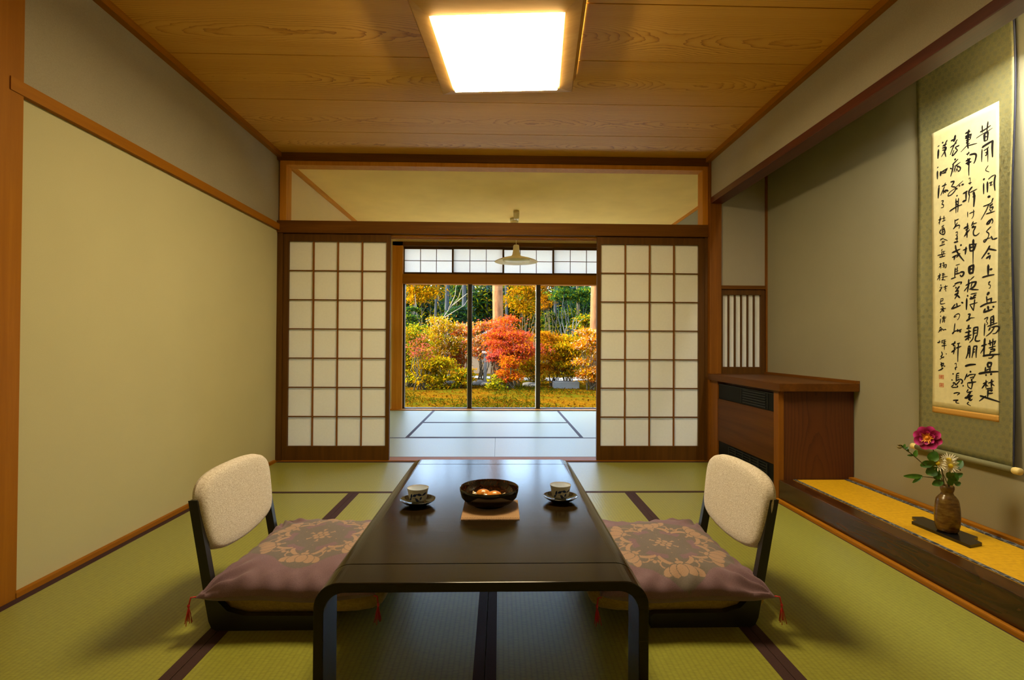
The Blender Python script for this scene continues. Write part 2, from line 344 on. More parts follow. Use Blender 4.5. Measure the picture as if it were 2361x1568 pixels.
# ------------------------------------------------------------------ mesh helpers
WM = {}
class MB:
    """collects shapes (world coordinates) that become ONE mesh object"""
    def __init__(s): s.v = []; s.f = []; s.sm = []; s.mi = []; s.uv = {}; s.vc = {}
    def add(s, vs, fs, smooth=False, mi=0, uvs=None, vc=None):
        b = len(s.v); s.v += [tuple(map(float, p)) for p in vs]
        for i, fc in enumerate(fs):
            k = len(s.f); s.f.append([b + j for j in fc]); s.sm.append(smooth); s.mi.append(mi)
            if uvs is not None: s.uv[k] = uvs[i]
        if vc is not None:
            for i, c in enumerate(vc): s.vc[b + i] = c
        return s
    def box(s, x0, x1, y0, y1, z0, z1, mi=0, bev=0.0):
        x0, x1 = min(x0, x1), max(x0, x1); y0, y1 = min(y0, y1), max(y0, y1); z0, z1 = min(z0, z1), max(z0, z1)
        if bev <= 0:
            v = [(x0, y0, z0), (x1, y0, z0), (x1, y1, z0), (x0, y1, z0), (x0, y0, z1), (x1, y0, z1), (x1, y1, z1), (x0, y1, z1)]
            return s.add(v, [(0, 3, 2, 1), (4, 5, 6, 7), (0, 1, 5, 4), (1, 2, 6, 5), (2, 3, 7, 6), (3, 0, 4, 7)], False, mi)
        bm = bmesh.new(); bmesh.ops.create_cube(bm, size=1.0)
        for q in bm.verts: q.co = Vector(((x0 + x1) / 2 + q.co.x * (x1 - x0), (y0 + y1) / 2 + q.co.y * (y1 - y0), (z0 + z1) / 2 + q.co.z * (z1 - z0)))
        bmesh.ops.bevel(bm, geom=bm.edges[:], offset=bev, segments=2, profile=.6, affect='EDGES')
        bm.verts.index_update()
        s.add([q.co for q in bm.verts], [[q.index for q in f.verts] for f in bm.faces], False, mi); bm.free(); return s
    def lathe(s, prof, c=(0, 0, 0), n=32, mi=0, mat=None, smooth=True):
        vs, fs = [], []
        for r, z in prof:
            for k in range(n):
                a = 2 * PI * k / n; p = Vector((r * math.cos(a), r * math.sin(a), z))
                vs.append((mat @ p if mat else p) + Vector(c))
        for i in range(len(prof) - 1):
            for k in range(n):
                k2 = (k + 1) % n; fs.append((i * n + k, i * n + k2, (i + 1) * n + k2, (i + 1) * n + k))
        return s.add(vs, fs, smooth, mi)
    def tube(s, pts, rad, n=8, mi=0, caps=True):
        pts = [Vector(p) for p in pts]; m = len(pts)
        rads = rad if hasattr(rad, '__len__') else [rad] * m
        ref = Vector((0, 0, 1)); vs, fs = [], []
        t0 = (pts[-1] - pts[0]).normalized()
        if abs(t0.z) > .8: ref = Vector((1, 0, 0))
        for i, p in enumerate(pts):
            t = (pts[min(i + 1, m - 1)] - pts[max(i - 1, 0)]).normalized()
            a = t.cross(ref).normalized(); b = a.cross(t)
            for k in range(n):
                g = 2 * PI * k / n; vs.append(p + (a * math.cos(g) + b * math.sin(g)) * rads[i])
        for i in range(m - 1):
            for k in range(n):
                k2 = (k + 1) % n; fs.append((i * n + k, i * n + k2, (i + 1) * n + k2, (i + 1) * n + k))
        if caps: fs += [tuple(range(n)), tuple(range((m - 1) * n + n - 1, (m - 1) * n - 1, -1))]
        return s.add(vs, fs, True, mi)
    def prism(s, poly, axis, a, b, mi=0, smooth=False):
        """poly: 2-D outline; axis 'X','Y','Z' = extrusion direction from a to b"""
        def P(p, h): return {'X': (h, p[0], p[1]), 'Y': (p[0], h, p[1]), 'Z': (p[0], p[1], h)}[axis]
        n = len(poly); vs = [P(p, a) for p in poly] + [P(p, b) for p in poly]
        s.add(vs, [tuple(range(n))[::-1], tuple(range(n, 2 * n))], False, mi)
        s.add(vs, [(k, (k + 1) % n, n + (k + 1) % n, n + k) for k in range(n)], smooth, mi)
        return s
    def ball(s, c, r, seg=16, rings=10, sc=(1, 1, 1), mi=0):
        vs, fs = [], []
        for i in range(rings + 1):
            t = PI * i / rings
            for k in range(seg):
                a = 2 * PI * k / seg
                vs.append((c[0] + r * sc[0] * math.sin(t) * math.cos(a), c[1] + r * sc[1] * math.sin(t) * math.sin(a), c[2] + r * sc[2] * math.cos(t)))
        for i in range(rings):
            for k in range(seg):
                k2 = (k + 1) % seg; fs.append((i * seg + k, (i + 1) * seg + k, (i + 1) * seg + k2, i * seg + k2))
        return s.add(vs, fs, True, mi)

def obj(name, mb, mats, parent=None, label=None, cat=None, group=None, kind=None, attr=None, fix=True, origin=None):
    me = bpy.data.meshes.new(name)
    V = np.array(mb.v, dtype=float)
    if origin is None:
        lo, hi = V.min(0), V.max(0); origin = ((lo[0] + hi[0]) / 2, (lo[1] + hi[1]) / 2, lo[2])
    origin = Vector(origin)
    me.from_pydata((V - np.array(origin)).tolist(), [], mb.f)
    me.polygons.foreach_set('use_smooth', mb.sm); me.polygons.foreach_set('material_index', mb.mi)
    for m_ in (mats if isinstance(mats, (list, tuple)) else [mats]): me.materials.append(m_)
    if mb.uv:
        uvl = me.uv_layers.new(name='UVMap')
        for p in me.polygons:
            if p.index in mb.uv:
                for li, c in zip(p.loop_indices, mb.uv[p.index]): uvl.data[li].uv = c
    if attr:
        ca = me.attributes.new(attr, 'FLOAT_COLOR', 'POINT')
        arr = np.zeros((len(mb.v), 4), dtype=np.float32); arr[:, 3] = 1
        for i, c in mb.vc.items(): arr[i, :3] = c[:3]
        ca.data.foreach_set('color', arr.ravel())
    if fix:
        bm = bmesh.new(); bm.from_mesh(me); bmesh.ops.recalc_face_normals(bm, faces=bm.faces[:]); bm.to_mesh(me); bm.free()
    me.update()
    o = bpy.data.objects.new(name, me); COL.objects.link(o)
    place(o, Matrix.Translation(origin), parent)
    return tag(o, label, cat, group, kind)
def place(o, world_m, parent=None):
    WM[o.name] = world_m
    if parent is not None:
        o.parent = parent; o.matrix_basis = WM[parent.name].inverted() @ world_m
    else: o.matrix_basis = world_m
def tag(o, label=None, cat=None, group=None, kind=None):
    if label: o['label'] = label
    if cat: o['category'] = cat
    if group: o['group'] = group
    if kind: o['kind'] = kind
    return o
def thing(name, label, cat, loc, group=None, rotz=0.0, kind=None):
    o = bpy.data.objects.new(name, None); COL.objects.link(o); o.empty_display_size = .1
    place(o, Matrix.Translation(Vector(loc)) @ Matrix.Rotation(rotz, 4, 'Z'))
    return tag(o, label, cat, group, kind)
def structure(name, mb, mats, parent=None, label=None, **kw):
    return obj(name, mb, mats, parent, label=label, kind=None if parent else 'structure', **kw)
def copy_tree(o, parent=None):
    c = o.copy(); COL.objects.link(c)
    if parent is not None: c.parent = parent
    for ch in [q for q in o.children]: copy_tree(ch, c)
    return c
def dup(o, loc, rotz=0.0, label=None, scale=1.0):
    c = copy_tree(o)
    c.matrix_basis = Matrix.Translation(Vector(loc)) @ Matrix.Rotation(rotz, 4, 'Z') @ Matrix.Scale(scale, 4)
    WM[c.name] = c.matrix_basis.copy()
    if label: c['label'] = label
    return c

# ------------------------------------------------------------------ the setting
XL, XR, XA, YB, ZC = -1.72, 1.647, 2.09, 3.97, 2.38
YF = -0.75                      # wall behind the camera
Y2 = 7.12                       # garden-side wall of the further room
X2L, X2R = -1.74, 2.11
box = lambda *a, **k: MB().box(*a, **k)

structure('floor', box(XL - .2, 2.4, YF - .1, Y2 + .15, -.20, -.052), M['subfloor'])
# near half of the room behind the viewpoint, same rush colour
b = MB(); b.add([(XL, YF, 0), (XR, YF, 0), (XR, 1.33, 0), (XL, 1.33, 0), (XL, YF, -.05), (XR, YF, -.05), (XR, 1.33, -.05), (XL, 1.33, -.05)],
               [(0, 1, 2, 3), (7, 6, 5, 4), (0, 4, 5, 1), (1, 5, 6, 2), (2, 6, 7, 3), (3, 7, 4, 0)], uvs=[[(YF, XL), (YF, XR), (1.33, XR), (1.33, XL)]] + [[(0, 0)] * 4] * 5)
structure('floor_near', b, M['tatami'])

def tatami(x0, x1, y0, y1, along, label, group, borders=(1, 1)):
    t = thing('tatami_mat', label, 'tatami mat', ((x0 + x1) / 2, (y0 + y1) / 2, -.05), group)
    g = .001; x0 += g; x1 -= g; y0 += g; y1 -= g
    uv = [(x0, y0), (x1, y0), (x1, y1), (x0, y1)] if along == 'X' else [(y0, x0), (y0, x1), (y1, x1), (y1, x0)]
    b = MB(); b.add([(x0, y0, 0), (x1, y0, 0), (x1, y1, 0), (x0, y1, 0), (x0, y0, -.05), (x1, y0, -.05), (x1, y1, -.05), (x0, y1, -.05)],
                    [(0, 1, 2, 3), (7, 6, 5, 4), (0, 4, 5, 1), (1, 5, 6, 2), (2, 6, 7, 3), (3, 7, 4, 0)], uvs=[uv] + [[(0, 0)] * 4] * 5)
    obj('rush_surface', b, M['tatami'], t)
    h, w = .0012, .031
    if along == 'X':
        if borders[0]: obj('cloth_border', box(x0, x1, y0, y0 + w, -.04, h), M['heri'], t)
        if borders[1]: obj('cloth_border', box(x0, x1, y1 - w, y1, -.04, h), M['heri'], t)
    else:
        if borders[0]: obj('cloth_border', box(x0, x0 + w, y0, y1, -.04, h), M['heri'], t)
        if borders[1]: obj('cloth_border', box(x1 - w, x1, y0, y1, -.04, h), M['heri'], t)
    return t
G1 = 'tatami mats of the dining room'
xs = [XL + .022, -.879, -.036, .806, XR - .004]
lab = ['green tatami mat along the left cream wall, under the back of the left floor chair',
       'green tatami mat left of centre, under the left half of the low table',
       'green tatami mat right of centre, under the right half of the low table',
       'green tatami mat beside the alcove sill, under the back of the right floor chair']
for i in range(4): tatami(xs[i], xs[i + 1], 1.33, 3.125, 'Y', lab[i], G1)
tatami(xs[0], xs[2], 3.125, 3.965, 'X', 'crosswise green tatami mat in front of the left paper sliding door', G1)
tatami(xs[2], xs[4], 3.125, 3.965, 'X', 'crosswise green tatami mat in front of the right paper sliding door', G1)
G2 = 'tatami mats of the garden-side room'
tatami(X2L + .03, -.036, 4.10, 4.99, 'X', 'pale tatami mat just past the doorway in the garden-side room, left of its centre joint', G2)
tatami(-.036, 1.66, 4.10, 4.99, 'X', 'pale tatami mat just past the doorway in the garden-side room, right of its centre joint', G2)
tatami(-.88, .795, 4.99, 5.955, 'X', 'crosswise pale tatami mat in the middle of the garden-side room', G2)
tatami(-.88, .795, 5.955, 7.03, 'X', 'crosswise bright tatami mat right under the garden window', G2)
tatami(X2L + .03, -.88, 4.99, 7.03, 'Y', 'green tatami mat along the left wall of the garden-side room', G2)
tatami(.795, 1.66, 4.99, 7.03, 'Y', 'pale tatami mat at the right of the garden-side room', G2)
structure('floor_board', box(1.66, X2R, 4.10, 7.03, -.05, 0), M['pale_y'])

# walls
structure('wall_left', box(XL - .12, XL, YF, YB + .06, -.05, 1.80), M['cloth_wall'], label='cream cloth wall below the picture rail')
structure('wall_left_upper', box(XL - .12, XL, YF, YB + .06, 1.80, ZC + .02), M['grey_wall'])
structure('trim_1', box(XL, XL + .022, 1.80, YB - .002, 1.782, 1.829), M['mid_y'])              # rail on the left wall
structure('trim_2', box(XL, XL + .02, 1.85, YB - .03, -.04, .018), M['mid_y'])                # strip at the mats' edge
structure('trim_3', box(XL - .02, XL + .018, 1.70, 1.852, -.03, ZC), M['mid_z'])           # post at the left
structure('trim_4', box(XL, XL + .035, YF, YB, ZC - .035, ZC), M['mid_y'])                   # ceiling edging left
structure('trim_5', box(XR - .035, XR, YF, YB, ZC - .035, ZC), M['mid_y'])                   # ceiling edging right
structure('wall_front', box(XL - .12, 2.4, YF - .12, YF, -.05, ZC + .02), M['plain_wall'])
# right side: panel over the alcove, beam, alcove back
structure('wall_right_upper', box(XR, XR + .09, YF, YB, 2.066, ZC + .02), M['grey_wall'])
structure('trim_6', MB().box(XR - .004, XR + .094, YF, YB + .0, 2.018, 2.066, bev=.003), M['alcove_beam'])
structure('wall_alcove', box(XA, XA + .12, YF, Y2, -.05, ZC + .02), M['alcove_wall'])
structure('wall_alcove_ceiling', box(XR + .09, XA, YF, YB + .1, 2.36, 2.40), M['alcove_wall'])
structure('trim_7', box(XA - .012, XA, 3.925, 3.945, .66, 2.36), M['lumber_z'])               # corner bead
structure('trim_8', MB().box(XR - .010, XR + .082, 3.93, 4.03, -.04, 2.36, bev=.003), M['lumber_z'])   # post between the doors and the alcove
# wall with the small barred window, end of the alcove
yw = 3.945
b = MB().box(XR + .082, XA, yw, yw + .1, 1.378, 2.36); b.box(XR + .082, XA, yw, yw + .1, -.05, .66)
structure('wall_alcove_end', b, M['grey_wall'])
structure('trim_9', MB().box(XR + .082, XA, yw - .018, yw + .02, 1.350, 1.378), M['lumber_x'])
w2 = thing('window_2', None, None, (1.88, yw, .66)); w2['kind'] = 'structure'
f = MB(); xa, xb = XR + .085, XA - .012
f.box(xa, xb, yw - .004, yw + .03, 1.306, 1.35); f.box(xa, xb, yw - .004, yw + .03, .69, .742)
f.box(xa, xa + .012, yw - .004, yw + .03, .742, 1.306); f.box(xb - .032, xb, yw - .004, yw + .03, .742, 1.306)
obj('window_frame', f, M['dark_z'], w2)
obj('trim_strip', box(xb - .0, XA - .002, yw - .010, yw + .03, .66, 1.35), M['lumber_z'], w2)
for k in range(5):
    x = xa + .012 + (k + 1) * (xb - .032 - xa - .012) / 6
    obj('window_bar', box(x - .005, x + .005, yw + .004, yw + .02, .742, 1.306), M['dark_z'], w2)
obj('paper_pane', box(xa + .012, xb - .032, yw + .021, yw + .0225, .742, 1.306), M['paper'], w2)
obj('window_sill', box(xa, xb, yw - .004, yw + .03, .66, .69), M['lumber_x'], w2)

# ceiling of the dining room: broad cedar boards with open joints
joints = [YF, -.19, .28, .75, 1.22, 1.70, 2.175, 2.617, 3.093, 3.56, YB]
b = MB()
for i in range(len(joints) - 1):
    y0, y1 = joints[i] + .0035, joints[i + 1] - .0035
    ox, oy = i * 7.31, (random.random() - .5) * .08
    hw = (y1 - y0) / 2
    uvq = [(XL + ox, -hw + oy), (XR + ox, -hw + oy), (XR + ox, hw + oy), (XL + ox, hw + oy)]
    b.add([(XL, y0, ZC), (XR, y0, ZC), (XR, y1, ZC), (XL, y1, ZC), (XL, y0, ZC + .02), (XR, y0, ZC + .02), (XR, y1, ZC + .02), (XL, y1, ZC + .02)],
          [(3, 2, 1, 0), (4, 5, 6, 7), (0, 1, 5, 4), (1, 2, 6, 5), (2, 3, 7, 6), (3, 0, 4, 7)], uvs=[uvq[::-1]] + [[(ox, 0)] * 4] * 5)
structure('ceiling', b, M['ceiling'])
structure('ceiling_batten', box(XL, XR, YF, YB, ZC + .021, ZC + .05), M['dark_x'])
structure('ceiling_further', box(X2L - .1, X2R + .1, 4.10, Y2 + .1, ZC, ZC + .05), M['jute'])
structure('roof', box(-7, 7.5, -9, 8.15, 2.62, 2.75), M['render'])  # unseen slab, put in and made wide to cast the house's shadow
# partition: head beam, frieze opening, lintel with grooves, sill
structure('trim_10', MB().box(XL, XR, YB - .02, YB + .13, 2.322, ZC, bev=.004), M['lumber_x'])
fr = MB(); fr.box(-1.703, 1.645, YB, YB + .10, 2.290, 2.322)
fr.box(-1.703, -1.655, YB, YB + .10, 1.857, 2.290); fr.box(1.596, 1.645, YB, YB + .10, 1.857, 2.290)
structure('trim_11', fr, [M['pale_z']])
structure('trim_12', MB().box(XL, XR - .010, YB - .012, YB + .13, 1.762, 1.857, bev=.003), M['lumber_x'])
gr = MB()
for y in (YB + .035, YB + .075, YB + .115): gr.box(-1.67, 1.63, y, y + .008, 1.748, 1.762)
structure('trim_13', gr, M['pale_x'])
structure('trim_14', MB().box(XL, XR, YB, YB + .13, -.05, .006), M['mid_x'])
structure('trim_15', box(XL, -1.678, YB, YB + .12, .006, 1.762), M['dark_z'])
structure('trim_16', box(1.615, XR - .010, YB, YB + .12, .006, 1.762), M['dark_z'])

# paper sliding doors
def shoji(name, x0, x1, label, stile_l, stile_r):
    y0, y1 = YB + .012, YB + .042; z0, z1 = .008, 1.756
    d = thing(name, label, 'sliding door', ((x0 + x1) / 2, (y0 + y1) / 2, z0), kind='structure')
    f = MB(); f.box(x0, x0 + stile_l, y0, y1, z0, z1); f.box(x1 - stile_r, x1, y0, y1, z0, z1)
    f.box(x0 + stile_l, x1 - stile_r, y0, y1, z1 - .055, z1); f.box(x0 + stile_l, x1 - stile_r, y0, y1, z0, .115)
    obj('door_frame', f, M['dark_z'], d)
    a, bb, lo, hi = x0 + stile_l, x1 - stile_r, .115, z1 - .055
    for k in range(1, 4):
        x = a + (bb - a) * k / 4; obj('lattice_bar', box(x - .0045, x + .0045, y0 + .004, y1 - .008, lo, hi), M['lumber_z'], d)
    for k in range(1, 7):
        z = lo + (hi - lo) * k / 7; obj('lattice_bar', box(a, bb, y0 + .006, y1 - .009, z - .004, z + .004), M['lumber_x'], d)
    obj('paper', box(a - .004, bb + .004, y1 - .009, y1 - .0075, lo - .004, hi + .004), M['paper'], d)
    return d
d1 = shoji('door_1', -1.676, -.853, 'paper sliding door left of the doorway, beside the cream wall', .040, .030)
d2 = shoji('door_2', .764, 1.615, 'paper sliding door right of the doorway, beside the alcove post', .030, .046)

# garden-side room walls and window
structure('wall_further_left', box(X2L - .1, X2L, 4.10, Y2 + .1, -.05, ZC + .02), M['cream'])
structure('wall_further_right', box(X2R, X2R + .1, 4.10, Y2 + .1, -.05, ZC + .02), M['cream'])
structure('trim_17', box(X2L, X2L + .03, 4.10, Y2, ZC - .032, ZC), M['pale_y'])
structure('trim_18', box(X2R - .03, X2R, 4.10, Y2, ZC - .032, ZC), M['pale_y'])
b = MB(); b.box(X2L - .1, -1.49, Y2, Y2 + .12, -.05, ZC + .02); b.box(-1.49, X2R + .1, Y2, Y2 + .12, 2.335, ZC + .02)
structure('wall_further_back', b, M['cream'])
structure('wall_outer', MB().box(-7, X2L - .1, Y2, Y2 + .12, -.5, 2.62).box(X2R + .1, 7.5, Y2, Y2 + .12, -.5, 2.62).box(X2L - .1, X2R + .1, Y2, Y2 + .12, ZC + .05, 2.62).box(X2L-.1, X2R + .1, Y2 + .02, Y2 + .12, -.5, -.06), M['render'])
structure('trim_19', box(-1.49, -1.35, Y2 - .02, Y2 + .12, 0, 2.335), M['pale_z'])
structure('trim_20', box(-1.35, X2R, Y2 - .03, Y2 + .12, 1.752, 1.885), M['mid_x'])
structure('trim_21', box(X2L, X2R, Y2 - .09, Y2 + .14, -.05, .012), M['pale_x'])
structure('trim_22', box(-1.49, X2R, Y2 - .02, Y2 + .12, 2.28, 2.335), M['lumber_x'])
w1 = thing('window_1', None, None, (.4, Y2 + .06, .012)); w1['kind'] = 'structure'
edges = [-1.346, -.416, .545, 1.50, X2R]
ff = MB(); ff.box(-1.350, -1.325, Y2 + .03, Y2 + .10, .012, 1.752); ff.box(-1.325, X2R, Y2 + .03, Y2 + .10, .012, .022)
obj('window_frame', ff, M['bronze'], w1)
for k in range(4):
    x0, x1 = edges[k], edges[k + 1]; yy = Y2 + (.04 if k % 2 else .062)
    if k < 3:
        m = obj('mullion', box(x1 - .028, x1 + .028, Y2 + .032, Y2 + .09, .022, 1.752), M['bronze'], w1)
        obj('edge_strip', box(x1 - .036, x1 - .0281, Y2 + .032, Y2 + .085, .022, 1.752), M['chrome'], m)
        if k < 2:
            hb = MB(); sx = -1 if k else 1; xx = x1 + sx * .036
            hb.box(min(xx, xx + sx * .026), max(xx, xx + sx * .026), Y2 + .022, Y2 + .045, 1.00, 1.02); hb.box(min(xx + sx * .018, xx + sx * .028), max(xx + sx * .018, xx + sx * .028), Y2 + .018, Y2 + .032, .88, 1.02)
            obj('latch', hb, M['chrome'], m)
    obj('pane', box(x0 + .02, x1 - .02, yy, yy + .004, .018, 1.752), M['glass'], w1)
# transom of small paper sashes over the window
w3 = thing('window_3', None, None, (.4, Y2 + .06, 1.885)); w3['kind'] = 'structure'
te = [-1.350, -.661, .046, .752, 1.46, X2R]
for k in range(5):
    x0, x1 = te[k] - .013, te[k + 1] + .013; z0, z1 = 1.887, 2.278; yy = Y2 + (.03 if k % 2 else .056)
    s_ = MB(); s_.box(x0, x0 + .024, yy, yy + .024, z0, z1); s_.box(x1 - .024, x1, yy, yy + .024, z0, z1)
    s_.box(x0 + .024, x1 - .024, yy, yy + .024, z0, z0 + .034); s_.box(x0 + .024, x1 - .024, yy, yy + .024, z1 - .03, z1)
    so = obj('paper_sash', s_, M['dark_x'], w3)
    a, c = x0 + .024, x1 - .024
    lb = MB()
    for q in (1, 2): lb.box(a + (c - a) * q / 3 - .004, a + (c - a) * q / 3 + .004, yy + .004, yy + .016, z0 + .034, z1 - .03)
    zm = (z0 + z1) / 2 + .002; lb.box(a, c, yy + .005, yy + .015, zm - .004, zm + .004)
    obj('lattice', lb, M['dark_x'], so)
    obj('paper', box(a - .003, c + .003, yy + .0165, yy + .018, z0 + .03, z1 - .026), M['bright_paper'], so)

# ------------------------------------------------------------------ ceiling lamp
lx, ly, rz = .004, 2.345, math.radians(-4.4)
t = thing('ceiling_lamp', 'square wood-framed ceiling lamp glowing white over the low table', 'lamp', (lx, ly, 2.24), rotz=rz)
def rot(p): c, s = math.cos(rz), math.sin(rz); return (lx + c * p[0] - s * p[1], ly + s * p[0] + c * p[1], p[2])
def ring(rects):
    """nested rectangles (half-width, half-depth, height) joined into a frame"""
    b = MB(); vs = []; fs = []
    for hw, hd, z in rects: vs += [rot((-hw, -hd, z)), rot((hw, -hd, z)), rot((hw, hd, z)), rot((-hw, hd, z))]
    for i in range(len(rects) - 1):
        for k in range(4): fs.append((i * 4 + k, i * 4 + (k + 1) % 4, i * 4 + 4 + (k + 1) % 4, i * 4 + 4 + k))
    return b.add(vs, fs)
obj('lamp_frame', ring([(.372, .424, 2.378), (.370, .422, 2.350), (.352, .402, 2.322), (.350, .398, 2.270), (.344, .392, 2.262), (.276, .302, 2.238), (.270, .296, 2.242), (.270, .296, 2.30)]), M['lampwood'], t)
obj('diffuser', ring([(.266, .292, 2.300), (.266, .292, 2.226), (.262, .288, 2.221), (.001, .001, 2.2205)]), M['diffuser'], t)
b = MB()
for dx in (-.0042, 0, .0042): b.add([rot((dx + .002 - .0011, -.10 - .004, 2.2198)), rot((dx + .002 + .0011, -.10 - .004, 2.2198)), rot((dx + .002 + .0011, -.10 + .004, 2.2198)), rot((dx + .002 - .0011, -.10 + .004, 2.2198))], [(0, 1, 2, 3)])
b.add([rot((-.004, -.0965, 2.2198)), rot((.008, -.0965, 2.2198)), rot((.008, -.0945, 2.2198)), rot((-.004, -.0945, 2.2198))], [(0, 1, 2, 3)])
obj('printed_mark', b, M['grey_mark'], t, label='tiny grey printed mark on the diffuser')

# strip light hidden up behind the alcove beam
t = thing('alcove_light', 'hidden strip light behind the alcove beam shining on the scroll', 'lamp', (1.80, 1.76, 2.22))
b = MB(); b.box(1.76, 1.845, 1.42, 2.10, 2.30, 2.36); b.box(1.838, 1.845, 1.42, 2.10, 2.226, 2.30); b.box(1.76, 1.845, 1.405, 1.42, 2.225, 2.36); b.box(1.76, 1.845, 2.10, 2.115, 2.225, 2.36)
obj('housing', b, M['shade_w'], t)
obj('tube', MB().tube([(1.80, 1.44, 2.262), (1.80, 2.08, 2.262)], .013, 12), emit('lit_strip_tube', (1.0, .95, .80), 430.0), t)

# ------------------------------------------------------------------ pendant lamp and ceiling socket in the garden-side room
px, py_ = .178, 5.60
t = thing('pendant_lamp', 'unlit cream saucer-shaped pendant lamp hanging in front of the paper transom', 'lamp', (px, py_, 1.80))
c = (px, py_, 0)
obj('canopy', MB().lathe([(.0, 2.379), (.034, 2.379), (.034, 2.345), (.030, 2.30), (.026, 2.290), (.0, 2.290)], c, 24), M['shade_w'], t)
obj('cord', MB().tube([(px, py_, 2.292), (px, py_, 2.004)], .0035, 8), M['shade_w'], t)
obj('socket_cap', MB().lathe([(.0, 2.008), (.026, 2.006), (.032, 1.998), (.036, 1.94), (.044, 1.896), (.056, 1.886), (.06, 1.874), (.04, 1.872), (0, 1.872)], c, 32), M['shade_w'], t)
obj('shade', MB().lathe([(.05, 1.878), (.10, 1.872), (.16, 1.856), (.21, 1.838), (.236, 1.824), (.238, 1.820), (.232, 1.820), (.17, 1.838), (.10, 1.852), (.05, 1.858)], c, 48), M['shade_w'], t)
obj('shade_underside', MB().lathe([(.0, 1.800), (.06, 1.802), (.10, 1.808), (.13, 1.818), (.145, 1.830), (.15, 1.842), (0, 1.845)], c, 40), M['shade_in'], t)
t = thing('ceiling_socket', 'small cream round ceiling socket behind the pendant cord', 'ceiling socket', (.165, 5.93, 2.31))
obj('socket_body', MB().lathe([(0, 2.379), (.052, 2.379), (.052, 2.352), (.044, 2.345), (.0, 2.345)], (.165, 5.93, 0), 28), M['shade_w'], t)
obj('socket_rim', MB().lathe([(0, 2.346), (.047, 2.346), (.047, 2.318), (.040, 2.310), (.0, 2.310)], (.165, 5.93, 0), 28), M['shade_in'], t)

# ------------------------------------------------------------------ low table
TX0, TX1, TZ, TT, RO, RI = -.443, .367, .33, .024, .060, .050
def arc(cx, cz, r, a0, a1, n=10): return [(cx + r * math.cos(math.radians(a0 + (a1 - a0) * k / n)), cz + r * math.sin(math.radians(a0 + (a1 - a0) * k / n))) for k in range(n + 1)]
def u_frame(y0, y1):
    b = MB(); lt = .024
    out = [(TX0, 0.0)] + arc(TX0 + RO, TZ - RO, RO, 180, 90) + arc(TX1 - RO, TZ - RO, RO, 90, 0) + [(TX1, 0.0)]
    inn = [(TX0 + lt, 0.0)] + arc(TX0 + lt + RI, TZ - TT - RI, RI, 180, 90) + arc(TX1 - lt - RI, TZ - TT - RI, RI, 90, 0) + [(TX1 - lt, 0.0)]
    n = len(out)
    vs = [(x, y0, z) for x, z in out] + [(x, y0, z) for x, z in inn] + [(x, y1, z) for x, z in out] + [(x, y1, z) for x, z in inn]
    fs = []
    for k in range(n - 1):
        fs += [(k, k + 1, n + k + 1, n + k), (2 * n + k, 3 * n + k, 3 * n + k + 1, 2 * n + k + 1), (k, 2 * n + k, 2 * n + k + 1, k + 1), (n + k, n + k + 1, 3 * n + k + 1, 3 * n + k)]
    for k in (0, n - 1): fs.append((k, n + k, 3 * n + k, 2 * n + k))
    return b.add(vs, fs)
t = thing('low_table', 'low dark lacquered table with rounded corners in the middle of the room', 'table', ((TX0 + TX1) / 2, 1.90, 0))
def bevel(o, w=.003, seg=2, ang=50):
    m = o.modifiers.new('edge', 'BEVEL'); m.width = w; m.segments = seg; m.limit_method = 'ANGLE'; m.angle_limit = math.radians(ang); return o
bevel(obj('leg_frame', u_frame(1.238, 1.345), M['table'], t), .0025)
bevel(obj('leg_frame', u_frame(2.458, 2.562), M['table'], t), .004)
b = MB(); out = arc(TX0 + RO, TZ - RO, RO, 150, 90) + arc(TX1 - RO, TZ - RO, RO, 90, 30)
inn = arc(TX0 + RO, TZ - RO, RO - TT, 150, 90) + arc(TX1 - RO, TZ - RO, RO - TT, 90, 30)
b.prism(out + inn[::-1], 'Y', 1.3468, 2.4562)
bevel(obj('table_top', b, M['table'], t), .0025)

# ------------------------------------------------------------------ legless floor chairs
CYC = 1.876
t = thing('floor_chair', 'legless floor chair with cream back on the left side of the low table', 'floor chair', (-.66, CYC, 0), 'legless floor chairs at the table')
side = [(-.977, .408), (-.949, .408), (-.909, .19), (-.898, .130), (-.882, .092), (-.852, .062), (-.800, .047), (-.57, .045), (-.56, .035), (-.56, .0), (-.885, .0), (-.900, .008), (-.910, .030), (-.923, .10)]
for y0 in (1.633, 2.090):
    bevel(obj('side_frame', MB().prism(side, 'Y', y0, y0 + .024), M['chair_frame'], t), .004, 2, 35)
obj('cross_bar', box(-.80, -.74, 1.657, 2.090, .012, .036), M['chair_frame'], t)
obj('cross_bar', box(-.62, -.58, 1.657, 2.090, .012, .036), M['chair_frame'], t)
# curved upholstered back
half = [(0, .479), (.06, .4785), (.11, .476), (.16, .470), (.200, .458), (.225, .440), (.237, .416), (.239, .385), (.236, .34), (.230, .295), (.220, .262), (.200, .240), (.16, .224), (.10, .213), (.05, .209), (0, .207)]
poly = half + [(-a, z) for a, z in half[-2:0:-1]]
def refine(P, n=3):
    P = [np.array(p) for p in P]; m = len(P); o = []
    for i in range(m):
        p0, p1, p2, p3 = P[i - 1], P[i], P[(i + 1) % m], P[(i + 2) % m]
        for k in range(n):
            u = k / n; o.append(.5 * ((2 * p1) + (p2 - p0) * u + (2 * p0 - 5 * p1 + 4 * p2 - p3) * u * u + (3 * p1 - p0 - 3 * p2 + p3) * u ** 3))
    return o
poly = refine(poly, 3)
def back_x(y, z): return -.898 - .150 * z - .006 * (1 - (y / .24) ** 2)   # leaning, hollow in the middle
cz = .345; b = MB(); vs = []; fs = []; n = len(poly)
rings = [(1.0, .0), (.985, .55), (.955, .82), (.90, .95), (.75, 1.0), (.5, 1.0), (.25, 1.0)]
